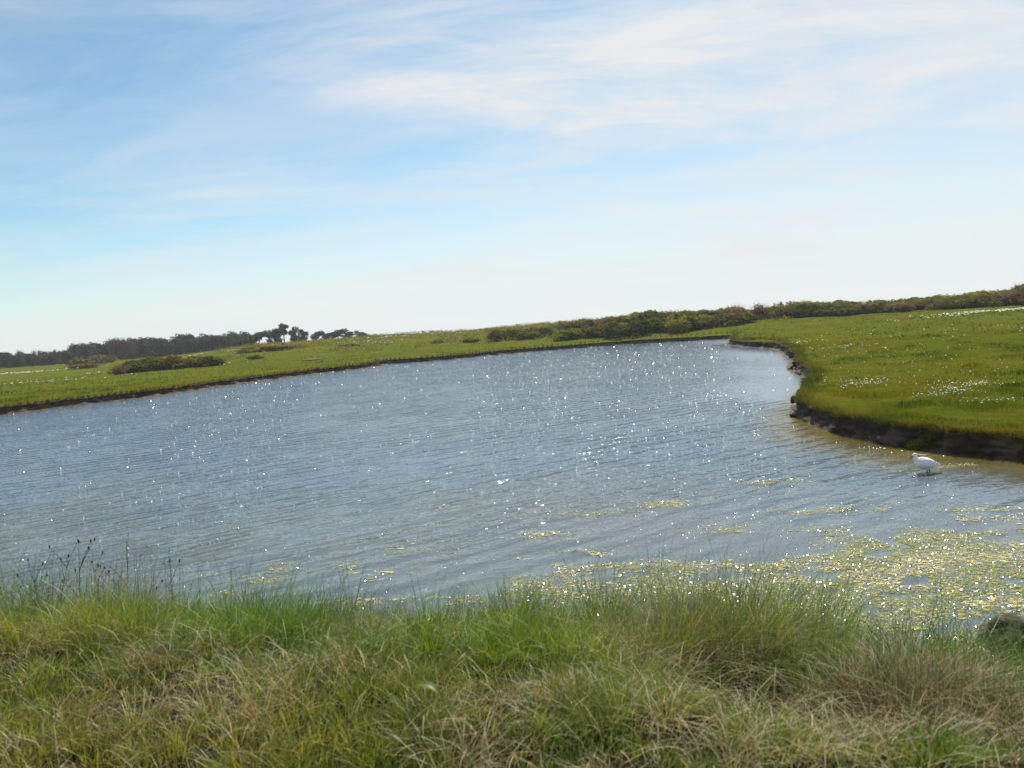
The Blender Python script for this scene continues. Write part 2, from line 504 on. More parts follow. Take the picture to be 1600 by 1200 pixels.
mid = ramp(tnoise(0.9, 6, .65), [(0.30, (.048, .074, .006)), (0.52, (.100, .116, .010)), (0.72, (.156, .120, .032))])
tcol = mixc(0.55, big, mid)
fine = ramp(tnoise(6, 8, .7), [(0.30, (.55, .55, .55)), (0.70, (1.3, 1.3, 1.3))])
tcol = mixc(0.8, tcol, fine, 'MULTIPLY')
ta = N.new('ShaderNodeAttribute'); ta.attribute_name = 'thatch'
soil = ramp(tnoise(9, 6, .7), [(0.35, (.018, .015, .008)), (0.55, (.040, .034, .016)), (0.70, (.075, .060, .030))])
tcol = mixc(ta.outputs['Fac'], tcol, soil)
bs = N.new('ShaderNodeBsdfPrincipled'); bs.inputs['Roughness'].default_value = 0.95; bs.inputs['Specular IOR Level'].default_value = 0.0
L.new(tcol, bs.inputs['Base Color'])
bp = N.new('ShaderNodeBump'); bp.inputs['Strength'].default_value = 0.9; bp.inputs['Distance'].default_value = 0.25
L.new(tnoise(2.2, 9, .7), bp.inputs['Height']); L.new(bp.outputs[0], bs.inputs['Normal'])
L.new(bs.outputs[0], out.inputs['Surface'])
MAT['turf'] = m
tag(link('ground', ground_me, m), 'green meadow and grassy banks around the pond', kind='structure')

# cut bank: a rough mud face below the turf lip
nf = len(farL)
lipz = np.minimum(meadow_z(farL[:, 0], farL[:, 1]), .40)
rows = [(0.0, 1.0), (0.05, 0.93), (0.03, 0.82), (0.01, 0.70), (0.04, 0.58), (0.03, 0.46), (0.06, 0.34), (0.06, 0.22), (0.12, 0.10), (0.18, -0.02), (0.25, -0.2), (0.55, -0.9)]
BV = []
dsc = np.clip(dist_f / 14, 1, 2.6)
for k, (off, zf) in enumerate(rows):
    nz = (fbm(arc * 2.3 + 31 * k * .13, arc * 0 + k * 0.45, 51, 4) - 0.5)
    n2 = (fbm(arc * 7.0, arc * 0 + k * 0.9, 61, 3) - 0.5)
    o_ = (off * dsc + (nz * 0.38 + n2 * 0.20) * (0 if k == 0 else 1)) if k else np.zeros(nf)
    z_ = lipz * zf + ((nz * 0.10) if 0 < k < 9 else 0)
    BV.append(np.column_stack([farL + nrm_f * np.broadcast_to(o_, (nf,))[:, None], z_]))
BV = np.stack(BV, 1).reshape(-1, 3)
K = len(rows)
ii = np.arange(nf - 1)[:, None]
BF = np.concatenate([np.concatenate([ii * K + k, ii * K + k + 1, (ii + 1) * K + k + 1, (ii + 1) * K + k], 1) for k in range(K - 1)])
bank = tag(link('bank', mesh_np('bank', BV, [BF], smooth=False), MAT['mud']), 'dark eroded mud edge of the pond', kind='structure')
# slumped clods along the foot of the right bank
clod_me = []
for q in range(4):
    bm = bmesh.new(); bmesh.ops.create_icosphere(bm, subdivisions=3, radius=1.0)
    for v in bm.verts:
        v.co = v.co * (.9 + .45 * mnoise.fractal(v.co * 1.4 + Vector((q * 7.3, 2, 1)), .8, 2.2, 5))
    me = bpy.data.meshes.new('clod'); bm.to_mesh(me); bm.free(); me.materials.append(MAT['mud']); clod_me.append(me)
kk = np.where((farL[:, 0] > 8) & (farL[:, 1] < 60) & (np.arctan2(farL[:, 0], farL[:, 1]) < .72))[0]
for q in range(34):
    i_ = int(rng.choice(kk)); sz_ = rng.uniform(.04, .13)
    p_ = farL[i_] + nrm_f[i_] * rng.uniform(.06, .34)
    o = link('clod', clod_me[q % 4], None, bank)
    o.location = (p_[0], p_[1], rng.uniform(-.02, .16) if rng.random() < .6 else rng.uniform(.1, .3)); o.rotation_euler = tuple(rng.uniform(0, 6, 3))
    o.scale = (sz_ * rng.uniform(.9, 1.6), sz_, sz_ * rng.uniform(.5, .9))

# ------------------------------------------------------------------ water
wx = np.concatenate([np.linspace(-76, -20, 57), np.linspace(-19.5, 19.5, 131), np.linspace(20, 25, 6)])
wy = np.concatenate([np.linspace(2.5, 20, 59), np.linspace(20.7, 84, 91)])
WX, WY = np.meshgrid(wx, wy)
wv = np.column_stack([WX.ravel(), WY.ravel(), np.zeros(WX.size)])
nx_, ny_ = len(wx), len(wy)
jj, i2 = np.meshgrid(np.arange(ny_ - 1), np.arange(nx_ - 1), indexing='ij')
b0 = (jj * nx_ + i2).ravel()
wf = np.stack([b0, b0 + 1, b0 + nx_ + 1, b0 + nx_], 1)
water_me = mesh_np('water', wv, [wf], smooth=True)
# sheltered water under the right bank and among the weed is calmer
right_line = farL[(farL[:, 0] > 9) & (farL[:, 1] < 62)]
dr = dist_line(wv[:, 0], wv[:, 1], right_line)
calm_r = 1 - sstep(0.3, 3.5 + 0.05 * wv[:, 1], dr + 1.2 * (fbm(wv[:, 0] / 2, wv[:, 1] / 2, 71, 3) - .5))
sn = wv[:, 1] - np.interp(wv[:, 0], NX, NY)
calm_n = (1 - sstep(0.5, 4.2, sn - 0.55 * np.clip(wv[:, 0] + 1, 0, 6) + 2 * (fbm(wv[:, 0] / 1.5, wv[:, 1] / 1.5, 77, 3) - .5))) * sstep(-6, 1, wv[:, 0])
calm = np.maximum(calm_r, 0.85 * calm_n)
at_ = water_me.attributes.new('calm', 'FLOAT', 'POINT')
at_.data.foreach_set('value', calm.astype(np.float32))
dfar = dist_line(wv[:, 0], wv[:, 1], farL)
deep_skytint_ = sstep(.4, 2.6, dfar * (1 + 3 * sstep(13, 30, wv[:, 1])) + .8 * (fbm(wv[:, 0] / 1.5, wv[:, 1] / 1.5, 85, 3) - .5)) * (0.68 + .32 * sstep(2.0, 9.0, sn + 6 * (fbm(wv[:, 0] / 4, wv[:, 1] / 4, 83, 3) - .5)))  # brown near the banks; open water gets a body colour with painted sky reflection
at_ = water_me.attributes.new('deep_skytint', 'FLOAT', 'POINT')
at_.data.foreach_set('value', deep_skytint_.astype(np.float32))
# cat's-paw: finely ruffled water in the far right corner
pc_ = [unproject(1215, 556), unproject(1235, 585), unproject(1120, 534), unproject(1200, 610)]
paw = sum(np.exp(-((wv[:, 0] - c_[0]) / r_[0]) ** 2 - ((wv[:, 1] - c_[1]) / r_[1]) ** 2) for c_, r_ in zip(pc_, ((3.0, 9), (2.0, 7), (5, 8), (1.6, 4))))
paw = np.clip(paw, 0, 1) * .6 + .4 * np.clip(paw, 0, 1) * sstep(.3, .6, fbm(wv[:, 0] / 2.5, wv[:, 1] / 5, 87, 3) + .15)
water_me.attributes['calm'].data.foreach_set('value', np.maximum(calm, paw).astype(np.float32))
at_ = water_me.attributes.new('paw', 'FLOAT', 'POINT')
at_.data.foreach_set('value', paw.astype(np.float32))
m, nt, out = newmat('pond_water'); N, L = nt.nodes, nt.links
tc = N.new('ShaderNodeTexCoord')
def wmap(rot, sc, loc=(0, 0, 0)):
    # turn first, then stretch along the turned axes
    m1 = N.new('ShaderNodeMapping'); m1.inputs['Rotation'].default_value = (0, 0, rot); m1.inputs['Location'].default_value = loc
    m2_ = N.new('ShaderNodeMapping'); m2_.inputs['Scale'].default_value = sc
    L.new(tc.outputs['Object'], m1.inputs['Vector']); L.new(m1.outputs[0], m2_.inputs['Vector'])
    return m2_.outputs[0]
def mth(op, a_, b_=None, clamp=False):
    n = N.new('ShaderNodeMath'); n.operation = op; n.use_clamp = clamp
    for i, v in enumerate((a_, b_)):
        if v is None: continue
        if isinstance(v, (int, float)): n.inputs[i].default_value = v
        else: L.new(v, n.inputs[i])
    return n.outputs[0]
def nz(vec, scale, detail=2, rough=.5, dist=0.0):
    t = N.new('ShaderNodeTexNoise'); t.inputs['Scale'].default_value = scale; t.inputs['Detail'].default_value = detail
    t.inputs['Roughness'].default_value = rough; t.inputs['Distortion'].default_value = dist
    L.new(vec, t.inputs['Vector']); return t.outputs['Fac']
WROT = R(-38)
h1 = nz(wmap(WROT, (0.30, 1.0, 1)), 3.4, 2, .45, .25)          # long crests
h2 = nz(wmap(WROT + R(24), (0.5, 1.0, 1), (4, 2, 0)), 8.0, 2, .5, .2)
h3 = nz(wmap(WROT - R(15), (0.7, 1.0, 1), (1, 9, 0)), 22.0, 2, .5)
hh = mth('ADD', mth('ADD', mth('MULTIPLY', h1, 0.078), mth('MULTIPLY', h2, 0.026)), mth('MULTIPLY', h3, 0.0085))
ca = N.new('ShaderNodeAttribute'); ca.attribute_name = 'calm'
gust = N.new('ShaderNodeMapRange'); L.new(nz(wmap(0.2, (0.6, 1, 1)), 0.22, 3, .5), gust.inputs['Value'])
gust.inputs['From Min'].default_value = .3; gust.inputs['From Max'].default_value = .7
gust.inputs['To Min'].default_value = 0.7; gust.inputs['To Max'].default_value = 1.15
amp = mth('MULTIPLY', gust.outputs[0], mth('SUBTRACT', 1.0, mth('MULTIPLY', ca.outputs['Fac'], 0.88)))
wv_ = N.new('ShaderNodeTexWave'); wv_.wave_type = 'BANDS'; wv_.bands_direction = 'X'; wv_.wave_profile = 'SIN'
wv_.inputs['Scale'].default_value = .66; wv_.inputs['Distortion'].default_value = 4.5; wv_.inputs['Detail'].default_value = 2.5
wv_.inputs['Detail Scale'].default_value = .9; wv_.inputs['Detail Roughness'].default_value = .55
L.new(wmap(R(-122), (1, 1, 1)), wv_.inputs['Vector'])
wpatch = N.new('ShaderNodeMapRange'); L.new(nz(wmap(0.6, (1, 1, 1), (5, 5, 0)), 0.35, 2), wpatch.inputs['Value'])
wpatch.inputs['From Min'].default_value = .35; wpatch.inputs['From Max'].default_value = .65; wpatch.inputs['To Min'].default_value = .35
hh = mth('ADD', hh, mth('MULTIPLY', mth('MULTIPLY', wv_.outputs['Fac'], .034), wpatch.outputs[0]))
hh = mth('MULTIPLY', hh, amp)
bp = N.new('ShaderNodeBump'); bp.inputs['Strength'].default_value = 1.0; bp.inputs['Distance'].default_value = 1.0
L.new(hh, bp.inputs['Height'])
bs = N.new('ShaderNodeBsdfPrincipled')
murk = N.new('ShaderNodeValToRGB')
murk.color_ramp.elements[0].position = .35; murk.color_ramp.elements[0].color = (.085, .072, .020, 1)
murk.color_ramp.elements[1].position = .65; murk.color_ramp.elements[1].color = (.160, .125, .030, 1)
L.new(nz(wmap(0, (1, 1, 1)), 0.6, 4), murk.inputs['Fac'])
deep_skytint = N.new('ShaderNodeMix'); deep_skytint.data_type = 'RGBA'
da = N.new('ShaderNodeAttribute'); da.attribute_name = 'deep_skytint'
L.new(da.outputs['Fac'], deep_skytint.inputs['Factor']); L.new(murk.outputs[0], deep_skytint.inputs['A']); deep_skytint.inputs['B'].default_value = (.098, .142, .182, 1)  # blue-grey of deeper water, with reflected sky put into the base colour
L.new(deep_skytint.outputs['Result'], bs.inputs['Base Color'])
bs.inputs['IOR'].default_value = 1.333
pw = N.new('ShaderNodeAttribute'); pw.attribute_name = 'paw'
L.new(mth('ADD', mth('MULTIPLY', pw.outputs['Fac'], 0.16), 0.06), bs.inputs['Roughness'])
L.new(bp.outputs[0], bs.inputs['Normal'])
L.new(bs.outputs[0], out.inputs['Surface'])
MAT['water'] = m
tag(link('water', water_me, m), 'rippled brown and blue pond water sparkling in the sun', kind='structure')

# tiny tilted facets added just above the water to throw sun glints, larger farther off
n = 420000
D_ = np.where(rng.random(n) < .55, 1 / rng.uniform(1 / 82, 1 / 6.5, n), np.exp(rng.uniform(math.log(9), math.log(82), n))); a_ = rng.uniform(-.78, .66, n)
x, y = D_ * np.sin(a_), D_ * np.cos(a_)
patch = sstep(.36, .62, fbm(x / (.10 * D_ + .5), y / (.22 * D_ + .5), 93, 4))
k = in_poly(x, y) & (rng.random(n) < (.18 + .82 * patch)) & (y - np.interp(x, NX, NY) > .6)
x, y, D_ = x[k], y[k], D_[k]
cl = (1 - sstep(.5, 2.5, dist_line(x, y, right_line[right_line[:, 1] < 22]))) * .85
k = rng.random(len(x)) > cl; x, y, D_ = x[k], y[k], D_[k]; n = len(x)
sl = rng.normal(0, .46, (n, 2))
V, F = quads(np.column_stack([x, y, np.full(n, .002) + .0001 * D_]), np.column_stack([sl, np.ones(n)]), rng.uniform(.00024, .00058, n) * D_, .8)
m, nt, out = newmat('glint_facets')
bs = nt.nodes.new('ShaderNodeBsdfPrincipled'); bs.inputs['Base Color'].default_value = (.05, .07, .085, 1)
bs.inputs['IOR'].default_value = 1.333; bs.inputs['Roughness'].default_value = .19
nt.links.new(bs.outputs[0], out.inputs['Surface'])
tag(link('glint_facets', mesh_np('glint_facets', V, [F]), m), 'tiny facets added all over the pond surface for sun glints', 'ripples', kind='stuff')

# small bright puddle in the far meadow
pc = at_depth(490, 558, 84); 
PV, PF = [], []
th = np.linspace(0, 2 * np.pi, 24, endpoint=False)
pxy = np.column_stack([pc[0] + 1.3 * np.cos(th) * (1 + .2 * np.sin(3 * th)), pc[1] + 2.3 * np.sin(th) * (1 + .15 * np.cos(2 * th))])
pz = float(ground_z(pxy[:, 0], pxy[:, 1]).max()) + 0.02
pm = mesh_np('puddle', np.column_stack([pxy, np.full(24, pz)]), [np.arange(24)[None, :]])
tag(link('puddle', pm, MAT['water']), 'small bright puddle in the meadow beyond the pond', kind='structure')

# ================================================================== vegetation on the near bank
def near_s(x, y): return np.interp(x, NX, NY) - y
def blob(x, y, px, py, rx, ry, zg):
    """soft patch (0..1) around the ground point seen at a pixel; radii in metres"""
    c_ = unproject(px, py, zg)
    return np.exp(-((x - c_[0]) / rx) ** 2 - ((y - c_[1]) / ry) ** 2)
def lerp(a_, b_, t): return a_ + (b_ - a_) * np.asarray(t)[:, None]
GREEN = np.array([.088, .155, .016]); VIVID = np.array([.108, .210, .012]); YELL = np.array([.225, .245, .036])
STRAW = np.array([.400, .330, .180]); BROWN = np.array([.170, .115, .066]); DEEP = np.array([.045, .085, .018])
def patch_cols(x, y, n):
    s_ = near_s(x, y)
    f1 = fbm(x / 0.9, y / 0.6, 101, 4); f2 = fbm(x / 0.35, y / 0.3, 111, 3); f3 = fbm(x / 1.6, y / 1.1, 121, 3)
    c_ = np.repeat(GREEN[None], n, 0)
    c_ = lerp(c_, np.repeat(VIVID[None], n, 0), sstep(.45, .7, f1))
    c_ = lerp(c_, np.repeat(YELL[None], n, 0), 0.8 * sstep(.40, .66, f3) * sstep(0.8, 2.6, s_) + 0.30 * sstep(2.2, 4.0, s_))
    c_ = lerp(c_, np.repeat(VIVID[None], n, 0), np.clip(blob(x, y, 730, 1050, .55, .40, .75) + .8 * blob(x, y, 1120, 1140, .6, .35, .9) + .6 * blob(x, y, 430, 1010, .6, .4, .6), 0, 1))
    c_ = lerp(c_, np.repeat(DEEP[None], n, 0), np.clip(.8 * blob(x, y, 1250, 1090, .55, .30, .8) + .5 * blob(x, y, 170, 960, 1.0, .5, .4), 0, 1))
    # share of dead blades
    dead = 0.07 + 0.30 * sstep(.48, .68, f2) + 0.24 * sstep(2.2, 3.8, s_) * sstep(.40, .60, f1 * .5 + f2 * .5)
    dead = dead + .55 * blob(x, y, 1080, 985, .55, .35, .55) + .6 * blob(x, y, 1410, 1065, .5, .3, .8) + .5 * blob(x, y, 880, 1120, .4, .25, .95) \
         + .45 * blob(x, y, 220, 1110, .6, .3, .95) + .45 * blob(x, y, 580, 1085, .35, .2, .9) + .35 * blob(x, y, 260, 930, .9, .35, .3)
    dead = dead - .4 * blob(x, y, 730, 1050, .5, .4, .75)
    br = np.clip(blob(x, y, 1080, 985, .7, .45, .55) + blob(x, y, 1410, 1065, .6, .4, .8) + .6 * blob(x, y, 560, 1000, .4, .3, .6), 0, 1)
    isd = rng.random(n) < np.clip(dead, 0, .85)
    dc = lerp(np.repeat(STRAW[None], n, 0), np.repeat(BROWN[None], n, 0), np.clip(br * .7 + rng.random(n) * .55, 0, 1))
    c_ = np.where(isd[:, None], dc, c_)
    return c_ * rng.uniform(.70, 1.30, (n, 1)), isd
def scatter_near(n, ymin=1.7, smin=-0.12):
    """points on the near bank, denser nearby, inside a wide fan"""
    out_ = []
    tot = 0
    while tot < n:
        m_ = n * 2
        d_ = rng.uniform(ymin, 8.6, m_); a_ = rng.uniform(-0.82, 0.82, m_)
        x = d_ * np.sin(a_) ; y = d_ * np.cos(a_)
        k = (near_s(x, y) > smin) & (rng.random(m_) < np.clip(0.35 + .65 * d_ / 5.0, 0, 1))
        out_.append(np.stack([x[k], y[k]], 1)); tot += k.sum()
    return np.concatenate(out_)[:n]
RAG = np.array([(unproject(q, 970)[0], h_) for q, h_ in [(-200, 1.2), (0, 1.6), (120, 1.8), (220, 1.65), (330, .9), (430, 1.25), (520, .7), (600, 1.3), (680, .75), (780, 1.0), (880, 1.4), (960, 1.5), (1080, 1.75), (1190, 1.5), (1290, 1.0), (1400, .9), (1500, .75), (1700, .8)]])
def edge_h(x, y):
    s_ = near_s(x, y)
    rag = np.interp(x, RAG[:, 0], RAG[:, 1]) * (0.65 + .7 * fbm(x / .22, y / .5, 133, 2))
    return (rag - 1) * sstep(2.4, .9, s_) + 0.46 + 0.84 * sstep(3.15, 2.3, s_) - .1 * sstep(1.6, .8, s_) - .30 * sstep(.3, -.1, s_) - .18 * sstep(2.0, 3.4, x) * sstep(1.6, .2, s_)
HOLLOW = ((1130, 1078, .55, .32, .7), (1430, 1135, .70, .34, .85), (1260, 1100, .4, .2, .8), (870, 1035, .25, .12, .6), (330, 1040, .35, .13, .7), (60, 1000, .4, .15, .55))
def hollow(x, y): return np.clip(sum(blob(x, y, *h_) for h_ in HOLLOW), 0, 1)
def tuft_batch(nt, per, h0, h1, w0, w1, r0, r1):
    p = scatter_near(nt); x, y = p[:, 0], p[:, 1]
    c_, dead = patch_cols(x, y, nt)
    f = fbm(x / 0.55, y / 0.45, 131, 3)
    th = rng.uniform(h0, h1, nt) * (0.45 + 1.15 * sstep(.28, .74, f)) * edge_h(x, y)
    th *= 1 + .35 * blob(x, y, 730, 1050, .5, .4, .75) + .30 * blob(x, y, 1130, 1140, .6, .25, .9)
    th *= 1 - .70 * hollow(x, y)
    th = np.where(dead, th * .8, th)
    tr = rng.uniform(r0, r1, nt)
    i = np.repeat(np.arange(nt), per); n = len(i)
    a_ = rng.uniform(0, 6.283, n); r_ = np.sqrt(rng.random(n)) * tr[i]
    bx, by = x[i] + r_ * np.cos(a_), y[i] + r_ * np.sin(a_)
    wind = rng.normal(.1, .5, nt)
    hd = np.arctan2(np.sin(a_) * .8 + .45 * np.sin(wind[i]), np.cos(a_) * .8 + .55 * np.cos(wind[i])) + rng.normal(0, .55, n)
    bend = np.clip(.12 + .75 * (r_ / tr[i]) * rng.random(n) + np.abs(rng.normal(0, .25, n)) + np.where(dead[i], .3, 0) * rng.random(n), 0, 1.6)
    h = th[i] * rng.uniform(.45, 1.15, n)
    odd = rng.random(n) < .16                                 # stray blades of another colour
    cc = c_[i].copy(); oc, _ = patch_cols(bx[odd], by[odd], int(odd.sum())); cc[odd] = oc
    cc *= rng.uniform(.75, 1.25, (n, 1))
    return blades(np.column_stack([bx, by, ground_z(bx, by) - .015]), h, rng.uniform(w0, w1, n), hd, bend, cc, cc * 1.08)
gb = Bag()
for args in ((2600, 48, .12, .34, .0026, .0056, .05, .13), (4200, 16, .06, .17, .0022, .0042, .03, .08), (700, 26, .26, .46, .0024, .0052, .04, .09)):
    V, F, C = tuft_batch(*args); gb.add(V, F, C)
tag(link('bank_grass', gb.mesh('bank_grass'), MAT['grass']), 'long tangled green and straw grass covering the near bank', 'grass', kind='stuff')

# matted dead straw lying in the grass
n = 16000
p = scatter_near(n); x, y = p[:, 0], p[:, 1]
f2 = fbm(x / 0.35, y / 0.3, 111, 3)
k = rng.random(n) < (0.12 + .88 * sstep(.42, .66, f2)); x, y = x[k], y[k]; n = len(x)
V, F, C = blades(np.column_stack([x, y, ground_z(x, y) + rng.uniform(.02, .13, n)]), rng.uniform(.06, .20, n), rng.uniform(.0018, .0042, n),
                 rng.uniform(0, 6.28, n), rng.uniform(.9, 1.6, n), lerp(np.repeat(STRAW[None], n, 0), np.repeat(BROWN[None], n, 0), rng.random(n) * .6) * rng.uniform(.8, 1.1, (n, 1)))
tag(link('dry_straw', mesh_np('dry_straw', V, F, C), MAT['dry']), 'matted dead straw lying through the bank grass', 'straw', kind='stuff')

# brown tussocks that stand up out of the green
def tussock(px, py, zg, rad_, hgt, nb, c1, c2, label):
    c_ = unproject(px, py, zg); c_[2] = float(ground_z(c_[0], c_[1]))
    r_ = rad_ * rng.random(nb) ** .6; a_ = rng.uniform(0, 6.283, nb)
    bx, by = r_ * np.cos(a_), r_ * np.sin(a_)
    bz = ground_z(c_[0] + bx, c_[1] + by) - c_[2] - .01
    h = rng.uniform(.5, 1.1, nb) * hgt * np.clip(1.15 - r_ / rad_ * .5, .4, 1.2)
    cc = lerp(np.repeat(np.array(c1)[None], nb, 0), np.repeat(np.array(c2)[None], nb, 0), rng.random(nb)) * rng.uniform(.7, 1.3, (nb, 1))
    gk = rng.random(nb) < .28; cc[gk] = GREEN * rng.uniform(.6, 1.2, (gk.sum(), 1))
    V, F, C = blades(np.column_stack([bx, by, bz]), h, rng.uniform(.0022, .0045, nb), np.where(rng.random(nb) < .45, a_, rng.normal(.2, .9, nb)) + rng.normal(0, .9, nb), np.clip(rng.normal(.75, .45, nb), .05, 1.6), cc)
    o = link('grass_tussock', mesh_np('grass_tussock', V, F, C), MAT['dry']); o.location = c_
    tag(o, label, 'tussock', 'brown grass tussocks on the near bank')
tussock(1085, 1020, .5, .60, .50, 3600, BROWN * .95, STRAW * .8, 'large reddish brown dead grass tussock above a dark hollow, right of centre')
tussock(1415, 1095, .8, .55, .38, 3200, BROWN * .95, STRAW * .85, 'low brown dead grass tussock on the near bank below the egret')
tussock(560, 1005, .6, .36, .34, 1600, BROWN, STRAW * .8, 'small brown tussock of dead grass at the water edge left of centre')
tussock(190, 968, .35, .75, .42, 3400, BROWN * .9, np.array([.10, .10, .04]), 'dark brown tussock under the dead weed stalks at the left')
tussock(900, 1125, .95, .30, .13, 1100, STRAW * .8, STRAW, 'flattened straw coloured tussock low in the centre foreground')

# dead weeds: woody stalks with side twigs and dry seed heads
def weed(px, py, zg, hgt, lean, branches, heads, label, color=(.05, .036, .03), r0=.0048, group='dead weed stalks on the near bank'):
    c_ = unproject(px, py, zg); c_[2] = float(ground_z(c_[0], c_[1])) - .01
    e = empty('dead_weed', c_)
    tag(e, label, 'weed', group)
    bag = Bag(); ends = []
    k = 7; t = np.linspace(0, 1, k)
    main = np.column_stack([lean * hgt * t ** 1.4 + np.cumsum(rng.normal(0, .006, k)), np.cumsum(rng.normal(0, .006, k)), hgt * t])
    V, F = tube(main, r0 * (1 - .65 * t), 5); bag.add(V, F, color); ends.append(main[-1])
    for b_ in range(branches):
        i = int(rng.integers(2, k - 1)); a_ = rng.uniform(0, 6.283); l_ = hgt * rng.uniform(.18, .38)
        tt = np.linspace(0, 1, 4)
        q = main[i] + np.column_stack([math.cos(a_) * l_ * .6 * tt, math.sin(a_) * l_ * .6 * tt, l_ * tt ** .9])
        V, F = tube(q, r0 * .6 * (1 - .5 * tt), 4); bag.add(V, F, color); ends.append(q[-1])
    link('stem', bag.mesh('stem'), MAT['dry'], e)
    if heads:
        for q in ends:
            bm = bmesh.new(); bmesh.ops.create_icosphere(bm, subdivisions=2, radius=1.0)
            for v in bm.verts:
                k_ = rng.uniform(.55, 1.35)
                v.co = Vector((v.co.x * .0048 * k_ * heads, v.co.y * .0048 * k_ * heads, v.co.z * .012 * k_ * heads))
            me = bpy.data.meshes.new('seed_head'); bm.to_mesh(me); bm.free()
            at2 = me.color_attributes.new('Col', 'FLOAT_COLOR', 'POINT')
            cc_ = np.ones((len(me.vertices), 4), np.float32); cc_[:, :3] = np.array([[.055, .055, .022]]) * rng.uniform(.5, 1.6, (len(me.vertices), 1))
            at2.data.foreach_set('color', cc_.ravel())
            h_ = link('seed_head', me, MAT['dry'], e); h_.location = q
    return e
weed(65, 950, .25, .70, -.05, 4, 1.3, 'leftmost dead weed with clotted seed heads at the water edge')
weed(95, 948, .25, .72, .22, 5, 1.4, 'dead weed leaning right with dark seed heads, second from left')
weed(125, 946, .25, .86, .04, 5, 1.5, 'tall dead weed with the thickest dark seed head at far left')
weed(160, 945, .25, .66, -.08, 5, 1.3, 'dead weed beside the thin bare stalks, left of the tallest')
weed(268, 945, .2, .66, .02, 3, 1.6, 'single upright weed with one dark head right of the stalks')
weed(200, 946, .22, .84, .06, 3, .9, 'slender dead weed standing among the thin bare stalks')
weed(1160, 985, .3, .72, -.08, 5, 0, 'forked bare dark twig standing before the glittering weed', (.035, .028, .026), .0045, None)
weed(1235, 990, .3, .62, .12, 1, .6, 'bare twig with a pale tip right of the forked twig', (.06, .045, .04), .004, None)
weed(1325, 1000, .3, .75, .06, 0, 0, 'thin straight stalk rising over the algae right of the twigs', (.07, .06, .05), .0026, None)
weed(995, 985, .3, .52, .05, 0, 0, 'thin dark stalk left of the forked twig near centre', (.06, .05, .04), .0026, None)
weed(12, 960, .2, 1.05, -.03, 0, 0, 'very tall thin stalk at the left edge of the picture', (.09, .07, .06), .0026, None)
# clump of thin bare stalks
c_ = unproject(195, 946, .22); c_[2] = float(ground_z(c_[0], c_[1]))
nb = 130
bx = rng.normal(0, .36, nb); by = rng.normal(0, .12, nb); bz = ground_z(c_[0] + bx, c_[1] + by) - c_[2]
V, F, C = blades(np.column_stack([bx, by, bz]), rng.uniform(.40, 1.0, nb), rng.uniform(.0030, .0050, nb), rng.uniform(-.6, .6, nb), rng.uniform(0, .22, nb),
                 np.array([[.060, .042, .042]]) * rng.uniform(.6, 1.5, (nb, 1)))
o = link('stalk_clump', mesh_np('stalk_clump', V, F, C), MAT['dry']); o.location = c_
tag(o, 'clump of thin purplish bare stalks standing against the water at left', 'stalks')
# a taller sparse fringe of fine stalks and rushes along the water line
n = 4600
x = rng.uniform(-7, 6, n); s_ = rng.uniform(.05, 1.1, n); y = np.interp(x, NX, NY) - s_
f = fbm(x / .5, y * 0, 141, 3); k = rng.random(n) < sstep(.35, .65, f); x, y = x[k], y[k]; n = len(x)
V, F, C = blades(np.column_stack([x, y, ground_z(x, y) - .01]), rng.uniform(.24, .52, n) * (.6 + .45 * np.interp(x, RAG[:, 0], RAG[:, 1])), rng.uniform(.002, .0045, n), rng.normal(.1, .9, n), np.abs(rng.normal(.15, .15, n)),
                 lerp(np.repeat(np.array([[.055, .085, .016]]), n, 0), np.repeat(np.array([[.13, .10, .055]]), n, 0), (rng.random(n) < .4) * 1.0) * rng.uniform(.7, 1.3, (n, 1)))
tag(link('fringe_rushes', mesh_np('fringe_rushes', V, F, C), MAT['grass']), 'sparse upright rushes fringing the near water edge', 'rushes', kind='stuff')
# broad yellow-green dock leaf lying in the foreground
c_ = unproject(668, 1128, 1.08)
t = np.linspace(0, 1, 9); V = []
for i, tt in enumerate(t):
    wl_ = .026 * math.sin(math.pi * min(1, tt * .93 + .05)) ** .7
    cx_, cz_ = (tt - .5) * .16, .05 * math.sin(tt * 2.6) - .03 * tt
    for j, u in enumerate((-1, -.5, 0, .5, 1)):
        V.append((cx_, u * wl_, cz_ + abs(u) * .008))
F = np.array([[i * 5 + j, i * 5 + j + 1, (i + 1) * 5 + j + 1, (i + 1) * 5 + j] for i in range(8) for j in range(4)])
e = empty('dock_plant', (c_[0], c_[1], float(ground_z(c_[0], c_[1]))), -.45)
tag(e, 'broad yellow green leaf among the foreground grass below centre', 'plant')
lf = link('leaf', mesh_np('leaf', np.array(V) + [0, 0, .15], [F], np.array([.10, .135, .012]), True), MAT['grass'], e)
V, F = tube([(0.0, 0, -.01), (-.03, 0, .07), (-.08, 0, .15)], [.004, .0035, .003], 5)
link('stalk', mesh_np('stalk', V, [F], np.array([.10, .12, .02])), MAT['grass'], e)

